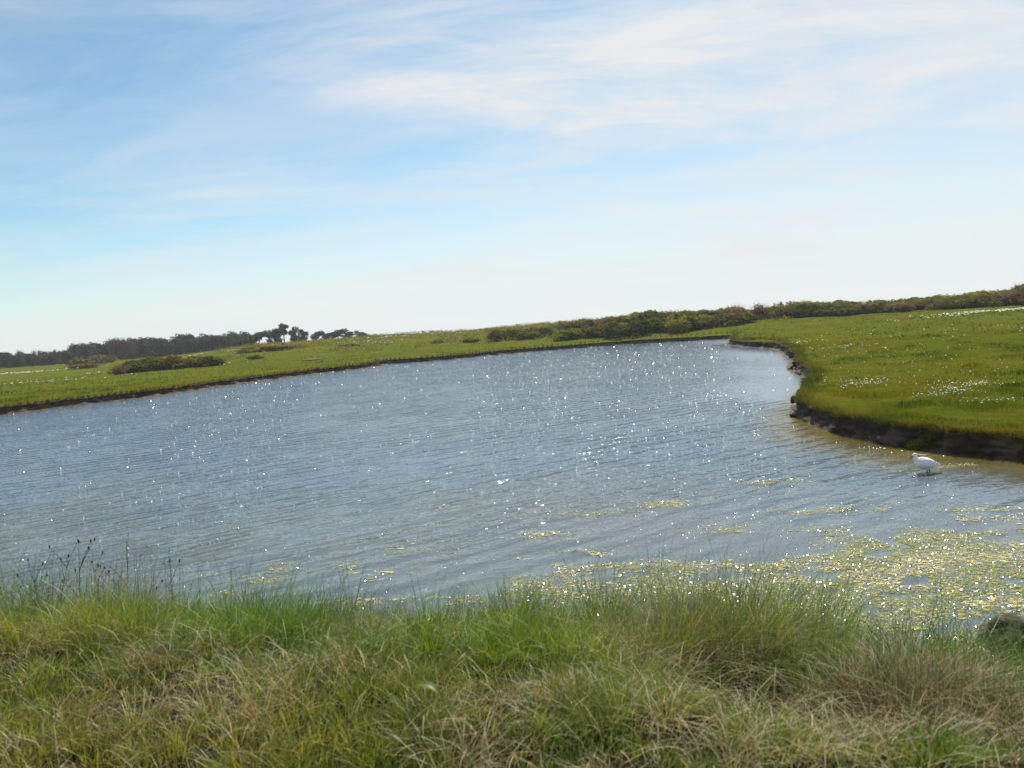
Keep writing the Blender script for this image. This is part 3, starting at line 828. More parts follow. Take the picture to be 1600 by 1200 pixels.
# ================================================================== floating algae
ab = np.array([unproject(*q)[:2] for q in [(-100, 940), (150, 938), (300, 908), (450, 886), (600, 880), (700, 890), (800, 864), (900, 848), (1000, 862), (1100, 876), (1200, 870), (1300, 862), (1400, 846), (1500, 828), (1600, 812), (1750, 798)]] + [(10., 8.6), (14, 8.4)])
ab = ab[np.argsort(ab[:, 0])]
APATCH = [(650, 858, .35, .18), (690, 852, .3, .12), (850, 836, .3, .18), (940, 800, .5, .2), (1040, 790, .55, .2), (1060, 783, .3, .15), (1210, 753, .45, .2), (1260, 800, .5, .25), (1345, 797, .35, .2), (1300, 832, .35, .2),
          (1480, 802, .6, .22), (1560, 805, .8, .22), (1345, 858, .3, .15), (1540, 830, .5, .15), (1440, 828, .25, .1), (1385, 718, .5, .12), (1500, 728, .7, .12), (1150, 830, .3, .15), (1085, 822, .3, .12)]
def algae_density(x, y):
    f = fbm(x / 0.42, y / 0.20, 151, 5); g_ = fbm(x / 1.5, y / 0.7, 161, 3)
    sx = np.interp(x, ab[:, 0], ab[:, 1]) - y + 1.6 * (g_ - .5)   # > 0 inside the mat
    rich = np.interp(x, [-4, -1.5, 0.5, 2.0, 3.5], [.16, .36, .62, .84, 1.0])
    d_ = sstep(-.15, .5, sx) * sstep(.64 - .20 * rich, .72 - .20 * rich, f * .75 + g_ * .25 + .10 * sstep(.2, 1.5, sx)) * (.35 + .65 * rich)
    for px, py, rx, ry in APATCH:
        d_ = d_ + .75 * blob(x, y, px, py, rx, ry, 0.) * sstep(.44, .60, f)
    return np.clip(d_, 0, 1)
n = 900000
x = rng.uniform(-6.0, 9.0, n); y = rng.uniform(3.4, 12.5, n)
k = (rng.random(n) < algae_density(x, y)) & (near_s(x, y) < .45)
x, y = x[k][:230000], y[k][:230000]
# weed drifting under the right bank near the bird
n2 = 9000
x2 = rng.uniform(3, 14, n2); y2 = rng.uniform(8.5, 13.5, n2)
f = fbm(x2 / .5, y2 / .2, 171, 4)
k = (rng.random(n2) < sstep(.60, .72, f)) & in_poly(x2, y2)
x = np.concatenate([x, x2[k]]); y = np.concatenate([y, y2[k]]); n = len(x)
fy = fbm(x / .5, y / .3, 181, 3)
ac = lerp(np.repeat(np.array([[.40, .40, .100]]), n, 0), np.repeat(np.array([[.66, .58, .24]]), n, 0), np.clip(sstep(.35, .65, fy) * .7 + rng.random(n) * .4, 0, 1))
ac = lerp(ac, np.repeat(np.array([[.16, .24, .05]]), n, 0), (rng.random(n) < .15) * .8) * rng.uniform(.65, 1.3, (n, 1))
nr = np.column_stack([rng.normal(0, .34, n), rng.normal(0, .34, n), np.ones(n)])
sz = rng.uniform(.003, .010, n)
V, F = quads(np.column_stack([x, y, rng.uniform(.002, .022, n) * (0.4 + fbm(x / .12, y / .12, 191, 2) * 1.4)]), nr, sz, .75)
ag = Bag(); ag.add(V, F, np.repeat(ac, 4, 0))
n3 = 60000                                                    # the soft scum the leaves lie in
x3 = rng.uniform(-6.0, 9.0, n3); y3 = rng.uniform(3.4, 12.5, n3)
k = (rng.random(n3) < algae_density(x3, y3) ** 1.3 * .8) & (near_s(x3, y3) < .45); x3, y3 = x3[k], y3[k]; n3 = len(x3)
th = np.arange(7) / 7 * 2 * np.pi
r3 = rng.uniform(.005, .024, (n3, 1)) * rng.uniform(.6, 1.25, (n3, 7))
ro = rng.uniform(0, 6.28, (n3, 1))
V = np.stack([x3[:, None] + 1.5 * r3 * np.cos(th + ro), y3[:, None] + .8 * r3 * np.sin(th + ro), np.repeat(rng.uniform(.001, .006, (n3, 1)), 7, 1) + rng.uniform(0, .003, (n3, 7))], 2).reshape(-1, 3)
fc = sstep(.35, .65, fbm(x3 / .5, y3 / .3, 181, 3))
sc_ = lerp(np.repeat(np.array([[.38, .37, .110]]), n3, 0), np.repeat(np.array([[.66, .58, .28]]), n3, 0), fc) * rng.uniform(.7, 1.2, (n3, 1))
ag.add(V, np.arange(7 * n3).reshape(n3, 7), np.repeat(sc_, 7, 0))
tag(link('floating_algae', ag.mesh('floating_algae'), MAT['algae']), 'mat of yellow green algae floating along the near shore and at right', 'algae', kind='stuff')

# ================================================================== grass of the far and right meadow
def in_view(x, y, m_=0.06):
    a_ = np.arctan2(x, y); return np.abs(a_) < .66 + m_
def meadow_points(n, dmin, dmax, amin=-.72, amax=.72, pw=1.0):
    d_ = dmin + (dmax - dmin) * rng.random(n) ** pw; a_ = rng.uniform(amin, amax, n)
    x, y = d_ * np.sin(a_), d_ * np.cos(a_)
    k = (~in_poly(x, y)) & (y > np.interp(x, NX, NY) + 2)
    return x[k], y[k]
def meadow_cols(x, y):
    n = len(x)
    f = fbm(x / 5, y / 5, 201, 4); g_ = fbm(x / .8, y / .8, 211, 3)
    c_ = lerp(np.repeat(np.array([[.066, .110, .004]]), n, 0), np.repeat(np.array([[.168, .168, .010]]), n, 0), sstep(.38, .62, f))
    c_ = lerp(c_, np.repeat(np.array([[.215, .160, .035]]), n, 0), .9 * sstep(.54, .70, g_) * rng.random(n))
    c_ = lerp(c_, np.repeat(np.array([[.035, .075, .012]]), n, 0), .8 * sstep(.40, .30, g_))
    return c_ * rng.uniform(.72, 1.28, (n, 1))
mb = Bag()
for n, d0, d1, a0, a1, h0, h1, w0, w1 in ((150000, 10.5, 24, .10, .78, .05, .13, .006, .012), (90000, 22, 48, .06, .76, .07, .16, .014, .028),
                                     (46000, 30, 60, -.76, -.05, .06, .16, .02, .035), (46000, 45, 95, -.76, .76, .08, .20, .035, .07)):
    x, y = meadow_points(n, d0, d1, a0, a1)
    m_ = len(x)
    f = fbm(x / 1.1, y / 1.1, 221, 3)
    V, F, C = blades(np.column_stack([x, y, meadow_z(x, y) - .01]), rng.uniform(h0, h1, m_) * (.30 + 1.2 * sstep(.40, .82, f)), rng.uniform(w0, w1, m_),
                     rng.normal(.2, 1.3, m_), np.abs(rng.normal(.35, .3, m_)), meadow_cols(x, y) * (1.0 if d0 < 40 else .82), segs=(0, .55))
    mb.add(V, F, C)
# turf hanging over the lip of the bank
kk = np.where((np.abs(np.arctan2(farL[:, 0], farL[:, 1])) < .8))[0]
idx = rng.choice(kk, 26000, p=(1 / dist_f[kk]) / (1 / dist_f[kk]).sum())
jx = rng.normal(0, .05, len(idx)) - np.abs(rng.normal(0, .12, len(idx)))
q = farL[idx] + nrm_f[idx] * jx[:, None] + tng[idx] * rng.normal(0, .05, len(idx))[:, None]
hd = np.arctan2(nrm_f[idx, 1], nrm_f[idx, 0]) + rng.normal(0, .6, len(idx))
ds = np.clip(dist_f[idx] / 14, .9, 3.5)
cc = meadow_cols(q[:, 0], q[:, 1]) * .9
dk = rng.random(len(idx)) < .35
cc[dk] = np.array([.13, .10, .045]) * rng.uniform(.6, 1.2, (dk.sum(), 1))
V, F, C = blades(np.column_stack([q, meadow_z(q[:, 0], q[:, 1]) - .02]), rng.uniform(.08, .24, len(idx)) * ds ** .4, rng.uniform(.006, .013, len(idx)) * ds, hd, np.abs(rng.normal(.8, .45, len(idx))), cc, segs=(0, .55))
mb.add(V, F, C)
tag(link('meadow_grass', mb.mesh('meadow_grass'), MAT['meadow_grass']), 'short green turf of the meadow around the pond', 'grass', kind='stuff')

# flowers
def flowers(name, spots, col_, r0, r1, label, cat, hz=(.07, .15)):
    X, Y, S = [], [], []
    for px, py, rx, ry, cnt in spots:
        c_ = unproject(px, py, .37)
        D = math.hypot(c_[0], c_[1])
        for _ in range(4):                                   # walk onto the sloping ground under that pixel
            c_ = unproject(px, py, float(meadow_z(c_[0], c_[1])))
        x = c_[0] + rng.normal(0, rx, cnt); y = c_[1] + rng.normal(0, ry, cnt)
        k = ~in_poly(x, y); X.append(x[k]); Y.append(y[k]); S.append(np.full(k.sum(), max(1., D / 22)))
    x, y, s_ = map(np.concatenate, (X, Y, S)); n = len(x)
    zt = meadow_z(x, y) + rng.uniform(*hz, n) * s_ ** .3
    bag = Bag()
    r_ = rng.uniform(r0, r1, n) * s_
    nrm_ = np.column_stack([rng.normal(0, .35, n), rng.normal(-.25, .35, n), np.ones(n)]); nrm_ /= np.linalg.norm(nrm_, axis=1, keepdims=True)
    a_ = np.cross(nrm_, [1, 0, 0]); a_ /= np.linalg.norm(a_, axis=1, keepdims=True); b_ = np.cross(nrm_, a_)
    th = np.arange(6) / 6 * 2 * np.pi
    ctr = np.column_stack([x, y, zt])
    V = (ctr[:, None] + a_[:, None] * (np.cos(th)[None, :, None] * r_[:, None, None]) + b_[:, None] * (np.sin(th)[None, :, None] * r_[:, None, None])).reshape(-1, 3)
    bag.add(V, np.arange(6 * n).reshape(n, 6), np.repeat(np.array([col_]) * rng.uniform(.85, 1.05, (n, 1)), 6, 0))
    Vs, Fs, Cs = blades(np.column_stack([x, y, meadow_z(x, y)]), zt - meadow_z(x, y), np.full(n, .004) * s_, rng.uniform(0, 6, n), np.zeros(n), np.repeat(np.array([[.06, .09, .02]]), n, 0), segs=(0, .55))
    bag.add(Vs, Fs, Cs)
    tag(link(name, bag.mesh(name), MAT['petal']), label, cat, kind='stuff')
flowers('daisies', [(1345, 603, .28, .45, 60), (1365, 597, .35, .5, 30), (1330, 608, .25, .3, 25), (1490, 605, .35, .4, 55), (1470, 621, .4, .22, 50), (1495, 614, .22, .3, 45), (1530, 606, .28, .25, 45),
        (1555, 631, .35, .2, 22), (1515, 632, .2, .2, 8), (1440, 612, .3, .4, 12), (1400, 560, 2.5, 3, 60), (1500, 580, 2.0, 2.0, 50), (1300, 600, .8, 1.5, 20), (1320, 545, 1.0, 1.2, 35), (1255, 537, .6, .5, 25), (1480, 520, 4, 4, 60),
        (1590, 494, 2.0, .8, 130), (1560, 496, 2.4, .8, 100), (1520, 500, 2.4, .8, 90), (1480, 505, 2, 1, 40), (1440, 495, 2.5, 1, 50), (1485, 491, 1.5, .6, 50), (1430, 486, 2.0, .8, 30),
        (20, 585, 3.5, 1.8, 120), (40, 600, 3.0, 2.0, 90), (250, 577, 4, 1.2, 90), (600, 545, 4, 2, 70), (570, 550, 3, 2, 60), (700, 538, 4, 2, 60), (320, 566, 4, 1.2, 70)],
        [.80, .80, .76], .011, .019, 'white daisies scattered in drifts over the meadow', 'flowers')
flowers('yellow_flowers', [(1360, 552, .8, .9, 16), (1342, 588, .3, .4, 7), (1340, 535, 1.5, 2, 14), (1500, 540, 2.5, 3, 18), (1525, 489, 2.5, 1, 14)],
        [.70, .38, .02], .012, .018, 'small yellow flowers dotted through the right meadow', 'flowers')

# ================================================================== scrub, hedges and trees
def foliage(blobs, n, size, c1, c2, aspect=.7, shell=.55, upb=.25, seed_dark=.35):
    """leaf clumps through a set of ellipsoids (centre, radii); returns V, F, C"""
    vol = np.array([r_[0] * r_[1] * r_[2] for _, r_ in blobs]) ** .72
    pick = rng.choice(len(blobs), n, p=vol / vol.sum())
    ctr = np.array([b_[0] for b_ in blobs])[pick]; rr = np.array([b_[1] for b_ in blobs])[pick]
    d = rng.normal(size=(n, 3)); d /= np.linalg.norm(d, axis=1, keepdims=True)
    r_ = np.where(rng.random(n) < .75, rng.uniform(shell, 1.06, n), rng.random(n) ** .5)
    p = ctr + d * rr * r_[:, None]
    nr_ = d + rng.normal(0, .7, (n, 3)) + np.array([0, 0, upb])
    V, F = quads(p, nr_, size * rng.uniform(.55, 1.4, n), aspect)
    bc = rng.random(len(blobs))[pick]
    t = np.clip(bc * .55 + rng.random(n) * .55, 0, 1)
    C = lerp(np.repeat(np.array(c1)[None], n, 0), np.repeat(np.array(c2)[None], n, 0), t) * rng.uniform(.75, 1.25, (n, 1))
    k = p[:, 2] > 0.005
    V = V.reshape(n, 4, 3)[k].reshape(-1, 3); C = np.repeat(C[k], 4, 0)
    return V, np.arange(len(V)).reshape(-1, 4), C
def twigs(n, base_r, hgt, spread, w, c_):
    a_ = rng.uniform(0, 6.283, n); r_ = base_r * np.sqrt(rng.random(n))
    return blades(np.column_stack([r_ * np.cos(a_), r_ * np.sin(a_), rng.uniform(0, .35, n) * hgt]), hgt * rng.uniform(.35, .72, n), np.full(n, w) * rng.uniform(.6, 1.4, n),
                  a_ + rng.normal(0, .5, n), np.abs(rng.normal(spread, .2, n)), np.array([c_]) * rng.uniform(.6, 1.5, (n, 1)), segs=(0, .55))
# bushes of unit height and about unit width
def bush_mesh(kind):
    nb = 11; bl = []
    for i in range(nb):
        a_ = rng.uniform(0, 6.283); r_ = rng.uniform(.0, .42)
        h_ = rng.uniform(.55, .95) * (1 - .5 * (r_ / .5) ** 2)
        q = rng.uniform(.14, .26)
        bl.append(((r_ * math.cos(a_), r_ * math.sin(a_), max(q * .6, h_ - q)), (q * 1.15, q * 1.15, q)))
    bl.append(((0, 0, .35), (.42, .42, .36)))
    bag = Bag()
    if kind == 'gorse':
        V, F, C = foliage(bl, 1500, .060, (.120, .145, .020), (.240, .230, .036)); bag.add(V, F, C)
    elif kind == 'bramble':
        V, F, C = foliage(bl, 1500, .062, (.075, .090, .022), (.165, .160, .042)); bag.add(V, F, C)
    elif kind == 'brown':
        V, F, C = foliage(bl, 1100, .042, (.140, .110, .065), (.220, .180, .090)); bag.add(V, F, C)
        V, F, C = twigs(260, .35, 1.15, .35, .018, (.10, .075, .055)); bag.add(V, F, C)
    elif kind == 'twig':
        V, F, C = foliage(bl, 420, .034, (.10, .095, .07), (.17, .15, .12)); bag.add(V, F, C)
        V, F, C = twigs(420, .34, 1.15, .35, .016, (.15, .125, .105)); bag.add(V, F, C)
    return bag.mesh('shrub')
BUSH = {k: [bush_mesh(k) for _ in range(3)] for k in ('gorse', 'bramble', 'brown', 'twig')}
def ground_at(px, D):
    p = at_depth(px, 500, D); return p[0], p[1], float(meadow_z(p[0], p[1]))
def top_place(px, py, D):
    """ground point in that column at distance D, and how tall a thing must be to reach row py"""
    h_ = at_depth(px, py, D)
    for _ in range(2):
        zg = float(meadow_z(h_[0], h_[1]))
    return h_[0], h_[1], zg, h_[2] - zg
def bush(px, py, D, wpx, kind, label, group=None, cat='bush', name='shrub', minh=.5):
    x, y, zg, hgt = top_place(px, py, D)
    hgt = max(hgt, minh)
    o = link(name, BUSH[kind][int(rng.integers(3))], MAT['leaf'])
    w = wpx * D / FPX * 1.35
    o.location = (x, y, zg - .06); o.rotation_euler = (0, 0, rng.uniform(0, 6.28)); o.scale = (w, w * rng.uniform(.9, 1.2), hgt + .06)
    tag(o, label, cat, group)
    return o
ADJ = {'gorse': 'olive green', 'bramble': 'dark', 'brown': 'brownish', 'twig': 'grey twiggy'}
def hedge(tops, D, step, wpx, kinds, zones, group, jit=2.0, dj=3.0):
    """zones: (column limit, where that stretch is)"""
    xs = [t_[0] for t_ in tops]; ys = [t_[1] for t_ in tops]
    px = xs[0]
    while px <= xs[-1]:
        kd = kinds[int(rng.integers(len(kinds)))]
        where = next(z_[1] for z_ in zones if px < z_[0])
        bush(px, np.interp(px, xs, ys) + rng.uniform(-.6, 1) * jit, D + rng.uniform(-dj, dj), wpx * rng.uniform(.8, 1.3), kd, ADJ[kd] + ' bush ' + where, group)
        px += step * rng.uniform(.8, 1.2)
# right skyline hedge
RT = [(1215, 470), (1240, 465), (1280, 467), (1320, 467), (1360, 466), (1400, 464), (1440, 461), (1480, 458), (1520, 453), (1560, 448), (1600, 442), (1660, 433)]
hedge([(a_, b_ + 5) for a_, b_ in RT], 92, 15, 30, ('bramble', 'bramble', 'brown'), ((1270, 'at the left end of the front row of the right hedge'), (1350, 'in the front of the right hedge, left of its middle'), (1430, 'in the middle of the front row of the right hedge'), (1510, 'in the front of the right hedge, right of its middle'), (9999, 'in the front of the right hedge above the white flower drift')), 'bushes of the long right hedge')
hedge(RT, 99, 19, 32, ('gorse', 'gorse', 'bramble'), ((1300, 'peeping over the left third of the right skyline hedge'), (1450, 'peeping over the middle of the right skyline hedge'), (9999, 'peeping over the right third of the right skyline hedge')), 'olive bushes behind the right hedge')
bush(1604, 437, 92, 26, 'brown', 'tallest brown bush of the right hedge, at the right picture edge')
bush(1188, 471, 93, 20, 'brown', 'lone rounded bush in the gap left of the long right hedge')
bush(1147, 475, 104, 26, 'twig', 'grey leafless twiggy shrub standing above the middle hedge')
bush(1166, 484, 88, 30, 'bramble', 'dark bush at the right end of the middle hedge')
# middle hedge, front row and the crest behind it
hedge([(886, 511), (920, 505), (960, 498), (1000, 494), (1040, 493), (1080, 490), (1120, 488), (1150, 485)], 87, 14, 28, ('bramble', 'bramble', 'gorse'),
      ((970, 'in the left third of the front middle hedge beyond the pond'), (1065, 'in the centre of the front middle hedge beyond the pond'), (9999, 'in the right third of the front middle hedge beyond the pond')), 'front bushes of the middle hedge')
hedge([(866, 503), (890, 498), (935, 494), (960, 489), (1000, 484), (1030, 483), (1060, 484), (1090, 483), (1120, 481), (1150, 478)], 104, 16, 34, ('gorse', 'gorse', 'brown'),
      ((950, 'on the crest at the left, behind the middle hedge'), (1050, 'on the highest part of the crest behind the middle hedge'), (9999, 'on the crest beside the grey leafless shrub, behind the middle hedge')), 'crest bushes behind the middle hedge')
bush(912, 495, 106, 26, 'twig', 'grey twiggy shrub on the crest left of the middle hedge')
bush(888, 512, 86, 22, 'bramble', 'separate dark round bush just left of the middle hedge')
hedge([(782, 511), (800, 512), (830, 508), (862, 506)], 96, 13, 26, ('gorse', 'bramble', 'gorse'), ((815, 'at the left of the short row beside the upright twiggy shrub'), (9999, 'at the right of the short row left of the middle hedge')), 'bushes of the short row')
bush(771, 511, 96, 16, 'twig', 'upright twiggy shrub at the left end of the short row')
bush(773, 512, 95, 20, 'bramble', 'dark shrub at the foot of the upright twiggy shrub')
bush(736, 526, 97, 24, 'bramble', 'lone low dark bush left of the short row on the dune')
bush(683, 530, 100, 16, 'brown', 'very small low bush on the green dune slope')
# scrub on the left
hedge([(198, 564), (215, 558), (240, 553), (270, 551), (300, 553), (330, 554), (346, 557)], 90, 11, 26, ('bramble', 'gorse', 'bramble'),
      ((235, 'in the low left end of the thicket before the wood'), (300, 'in the middle of the low thicket before the wood'), (9999, 'in the right end of the low thicket before the wood')), 'bushes of the left thicket')
bush(186, 567, 86, 16, 'brown', 'small greyish shrub at the left end of the low thicket')
bush(122, 556, 150, 26, 'gorse', 'rounded pale green bush in front of the wood at far left')
bush(158, 552, 165, 32, 'brown', 'wide brownish bush in front of the wood beneath the bare trees')
bush(130, 566, 128, 30, 'brown', 'low brown scrub bush below the rounded pale green bush')
hedge([(388, 543), (410, 536), (440, 534), (465, 537)], 118, 16, 32, ('gorse', 'gorse', 'brown'), ((425, 'low on the left side of the mound beneath the tall pines'), (9999, 'on the right side of the mound beneath the tall pines')), 'bushes on the mound')
bush(545, 543, 108, 26, 'bramble', 'flat dark bush on the dune below the small pine group')
bush(398, 552, 96, 16, 'bramble', 'little dark bush at the foot of the mound')
# rough low growth over the dunes
n = 5200
D_ = rng.uniform(84, 150, n); pxs = rng.uniform(340, 1240, n)
az_ = np.arctan((pxs - 800) / FPX); x, y = D_ * np.sin(az_), D_ * np.cos(az_)
f = fbm(x / 7, y / 5, 231, 4)
k = (rng.random(n) < sstep(.42, .60, f)) & (D_ > np.interp(pxs, [340, 700, 1000, 1240], [100, 92, 86, 86])); x, y = x[k], y[k]
m_ = len(x); rep = 9
x = np.repeat(x, rep) + rng.normal(0, .45, m_ * rep); y = np.repeat(y, rep) + rng.normal(0, .45, m_ * rep)
tone = np.repeat(rng.random(m_), rep); n = len(x)
C = lerp(np.repeat(np.array([[.090, .110, .028]]), n, 0), np.repeat(np.array([[.230, .215, .055]]), n, 0), tone) * rng.uniform(.7, 1.3, (n, 1))
V, F = quads(np.column_stack([x, y, meadow_z(x, y) + rng.uniform(.02, .50, n) * np.repeat(rng.uniform(.3, 1, m_), rep)]), rng.normal(size=(n, 3)) + [0, 0, .6], rng.uniform(.07, .17, n), .7)
tag(link('dune_scrub', mesh_np('dune_scrub', V, [F], np.repeat(C, 4, 0)), MAT['leaf']), 'low rough scrub covering the dunes beyond the pond', 'scrub', kind='stuff')

# pines of unit height
def pine(kind):
    e = empty('pine_tree', (0, 0, -50))
    bag = Bag(); bl = []
    tp = np.array([(0, 0, -.04), (.02, .01, .25), (.05 if kind != 'tall' else .02, .0, .5), (.03, -.02, .72), (.02, 0, .86)])
    V, F = tube(tp, [.030, .026, .020, .013, .006], 7); bag.add(V, F)
    if kind == 'tall':                                        # high small crown on a bare stem
        for i in range(9):
            a_ = rng.uniform(0, 6.283); z_ = rng.uniform(.52, .93); r_ = rng.uniform(.02, .16)
            bl.append(((r_ * math.cos(a_), r_ * math.sin(a_), z_), (.13, .13, .09)))
    elif kind == 'broad':                                     # wide round-headed crown
        for i in range(22):
            a_ = rng.uniform(0, 6.283); z_ = rng.uniform(.14, .92); rm = .50 * math.sqrt(max(.05, 1 - ((z_ - .58) / .42) ** 2)); r_ = rm * rng.uniform(.3, .95)
            bl.append(((r_ * math.cos(a_), r_ * math.sin(a_), z_), (.19, .19, .13)))
    elif kind == 'wind':                                      # lopsided, swept to the right
        for i in range(15):
            t = rng.random(); a_ = rng.uniform(0, 6.283); r_ = rng.uniform(.0, .22)
            bl.append(((-.25 + .55 * t + r_ * math.cos(a_) * .6, r_ * math.sin(a_), .48 + .40 * t + rng.uniform(-.1, .06)), (.21, .19, .13)))
    else:                                                     # dense forest tree, foliage to the ground
        for i in range(22):
            a_ = rng.uniform(0, 6.283); z_ = rng.uniform(.10, .94); rm = .36 * (1.08 - .62 * z_); r_ = rm * rng.uniform(.1, .95)
            bl.append(((r_ * math.cos(a_), r_ * math.sin(a_), z_), (.17, .17, .13)))
    for c0, _ in bl[::3]:                                     # limbs out to the clumps
        c0 = np.array(c0); st = np.array([.03, 0, max(.2, c0[2] - .18)])
        V, F = tube([st, st * .4 + c0 * .6 + [0, 0, -.02], c0], [.012, .008, .004], 5); bag.add(V, F)
    link('trunk', bag.mesh('trunk'), MAT['bark'], e)
    V, F, C = foliage(bl, {'tall': 1100, 'broad': 2600, 'wind': 1600}.get(kind, 1700), .048, (.026, .038, .022), (.060, .070, .034), .6, .5, .4)
    link('crown', mesh_np('crown', V, [F], C), MAT['pine'], e)
    return e
PINE = {k: [pine(k) for _ in range(2)] for k in ('tall', 'broad', 'wind', 'dense')}
used = set()
def put_tree(proto, px, py, D, wscale, label, group=None, sink=0.0, cat='tree'):
    x, y, zg, hgt = top_place(px, py, D)
    o = proto if proto.name not in used else copy_tree(proto)
    used.add(proto.name)
    hgt = max(hgt + sink, 2.0)
    o.location = (x, y, zg - sink); o.rotation_euler = (0, 0, rng.uniform(-.5, .5)); o.scale = (hgt * wscale, hgt * wscale, hgt)
    tag(o, label, cat, group)
    if not group and 'group' in o.keys(): del o['group']
    return o
def P(kind): return PINE[kind][int(rng.integers(2))]
put_tree(P('tall'), 441, 504, 192, .95, 'tallest thin pine with a small high crown beside the big round pine')
put_tree(P('broad'), 464, 510.5, 185, 1.1, 'big round headed dark pine standing clear on the ridge')
put_tree(P('broad'), 427, 514, 190, 1.0, 'bushy dark pine just left of the tallest thin pine')
put_tree(P('wind'), 402, 517, 200, 1.5, 'dark pine with a raised branch at the right end of the wood')
put_tree(P('wind'), 494, 517, 205, 1.2, 'smallest leaning pine standing alone in the gap on the ridge')
put_tree(P('wind'), 511, 519, 205, 1.6, 'low wind swept pine, left of the small ridge group')
put_tree(P('wind'), 526, 514, 205, 1.5, 'highest pine of the small wind swept group on the ridge')
put_tree(P('broad'), 543, 518.5, 208, 1.4, 'brownish round pine in the middle of the small ridge group')
put_tree(P('broad'), 563, 516.5, 205, 1.4, 'rightmost round pine of the small group on the ridge')
WT = [(-70, 556), (-20, 552), (0, 551), (20, 550), (50, 552), (90, 548), (108, 542), (130, 536), (150, 537), (185, 533), (215, 530), (240, 527), (262, 529), (280, 521), (300, 523), (318, 521), (335, 522), (355, 519), (375, 518), (392, 521)]
wxs = [t_[0] for t_ in WT]; wys = [t_[1] for t_ in WT]
px = -60.
while px < 396:
    put_tree(P('dense'), px, np.interp(px, wxs, wys) + rng.uniform(-2.5, 4.5), 222 + rng.uniform(-8, 8), rng.uniform(.85, 1.15), 'dark pine on the skyline of the wood ' + ('at the left picture edge' if px < 100 else 'beside the tall bare trees' if px < 225 else 'right of the tall bare trees' if px < 310 else 'at its high right end'), 'dense pines of the far left wood', .3)
    px += rng.uniform(6, 10)
px = -60.
while px < 396:
    put_tree(P('dense'), px, np.interp(px, wxs, wys) + rng.uniform(5, 11), 204 + rng.uniform(-5, 5), rng.uniform(1.0, 1.4), 'low pine in the front row of the wood ' + ('at the left picture edge' if px < 100 else 'beside the tall bare trees' if px < 225 else 'right of the tall bare trees' if px < 310 else 'at its high right end'), 'front pines of the far left wood', .3)
    px += rng.uniform(9, 15)
# leafless poplars, pale brown twigs
def bare_tree():
    e = empty('bare_tree', (0, 0, -50))
    V, F = tube([(0, 0, -.02), (.01, 0, .4), (0, .01, .95)], [.018, .012, .003], 6)
    link('trunk', mesh_np('trunk', V, [F]), MAT['bark'], e)
    n = 420
    z_ = rng.uniform(.12, .82, n); a_ = rng.uniform(0, 6.283, n); r_ = rng.uniform(0, .10, n)
    V, F, C = blades(np.column_stack([r_ * np.cos(a_), r_ * np.sin(a_), z_]), rng.uniform(.10, .28, n), rng.uniform(.007, .016, n), a_, np.abs(rng.normal(.30, .15, n)),
                     np.array([[.150, .105, .080]]) * rng.uniform(.6, 1.4, (n, 1)), segs=(0, .55))
    link('crown', mesh_np('crown', V, F, C), MAT['dry'], e)
    return e
BT = [bare_tree() for _ in range(2)]
for i, (px, py) in enumerate([(170, 528), (177, 526.5), (184, 526.5), (191, 527), (198, 528), (206, 530)]):
    put_tree(BT[i % 2], px, py, 200, 1.15, 'pale brown leafless tree in the tall bare cluster of the wood', 'tall bare trees in the wood')
for i, (px, py) in enumerate([(28, 546), (33, 548), (52, 546.5), (60, 546), (72, 548), (84, 545), (92, 547)]):
    put_tree(BT[i % 2], px, py, 202, 1.2, 'small pale leafless tree along the far left edge of the wood', 'small bare trees at far left')

# ================================================================== stones, bank plant
def stone(px, py, z, sx, sy, sz, mat, label, seed, name='stone', dz=0.0):
    c_ = unproject(px, py, z)
    bm = bmesh.new(); bmesh.ops.create_icosphere(bm, subdivisions=4, radius=1.0)
    for v in bm.verts:
        p = v.co
        k_ = .95 + .30 * mnoise.fractal(p * 1.2 + Vector((seed, 0, 0)), .9, 2.1, 5)
        if p.z < -.3: p.z = -.3 + (p.z + .3) * .4
        v.co = Vector((p.x * sx * k_, p.y * sy * k_, p.z * sz * k_))
    me = bpy.data.meshes.new(name); bm.to_mesh(me); bm.free()
    for pl in me.polygons: pl.use_smooth = True
    o = link(name, me, mat); o.location = (c_[0], c_[1], z + dz); o.rotation_euler = (0, 0, seed * .7)
    tag(o, label, 'stone')
stone(107, 635, 0.0, .26, .2, .12, MAT['stone_pale'], 'larger pale sandy stone at the waterline of the far left bank', 3)
stone(132, 631, 0.0, .18, .15, .11, MAT['stone_pale'], 'smaller pale stone right of the larger one on the far bank', 8)
ground_b = unproject(1578, 1000, .12)
stone(1585, 1003, .04, .27, .22, .20, MAT['stone_dark'], 'dark rounded boulder at the water edge in the lower right corner', 5, 'boulder')
# leafy plant hanging over the bank behind the bird
c_ = unproject(1448, 699, 0.0)
e = empty('bank_plant', (c_[0], c_[1], 0.0), 0, 1.35); tag(e, 'green leafy plant trailing down the mud bank behind the egret', 'plant')
bl = [((-.22 + .05 * i, -.06 - .02 * i % 3, .03 + .035 * i), (.09, .10, .07)) for i in range(8)] + [((.12, .05, .30), (.20, .16, .10)), ((.0, .0, .22), (.14, .13, .12)), ((.25, .06, .26), (.14, .14, .10))]
V, F, C = foliage(bl, 1700, .018, (.085, .110, .020), (.260, .240, .040))
link('foliage', mesh_np('foliage', V, [F], C), MAT['leaf'], e)
V, F = tube([(.15, .1, .30), (.0, .0, .2), (-.2, -.08, .04)], [.010, .008, .004], 5)
link('stem', mesh_np('stem', V, [F], np.array([.06, .05, .02])), MAT['dry'], e)

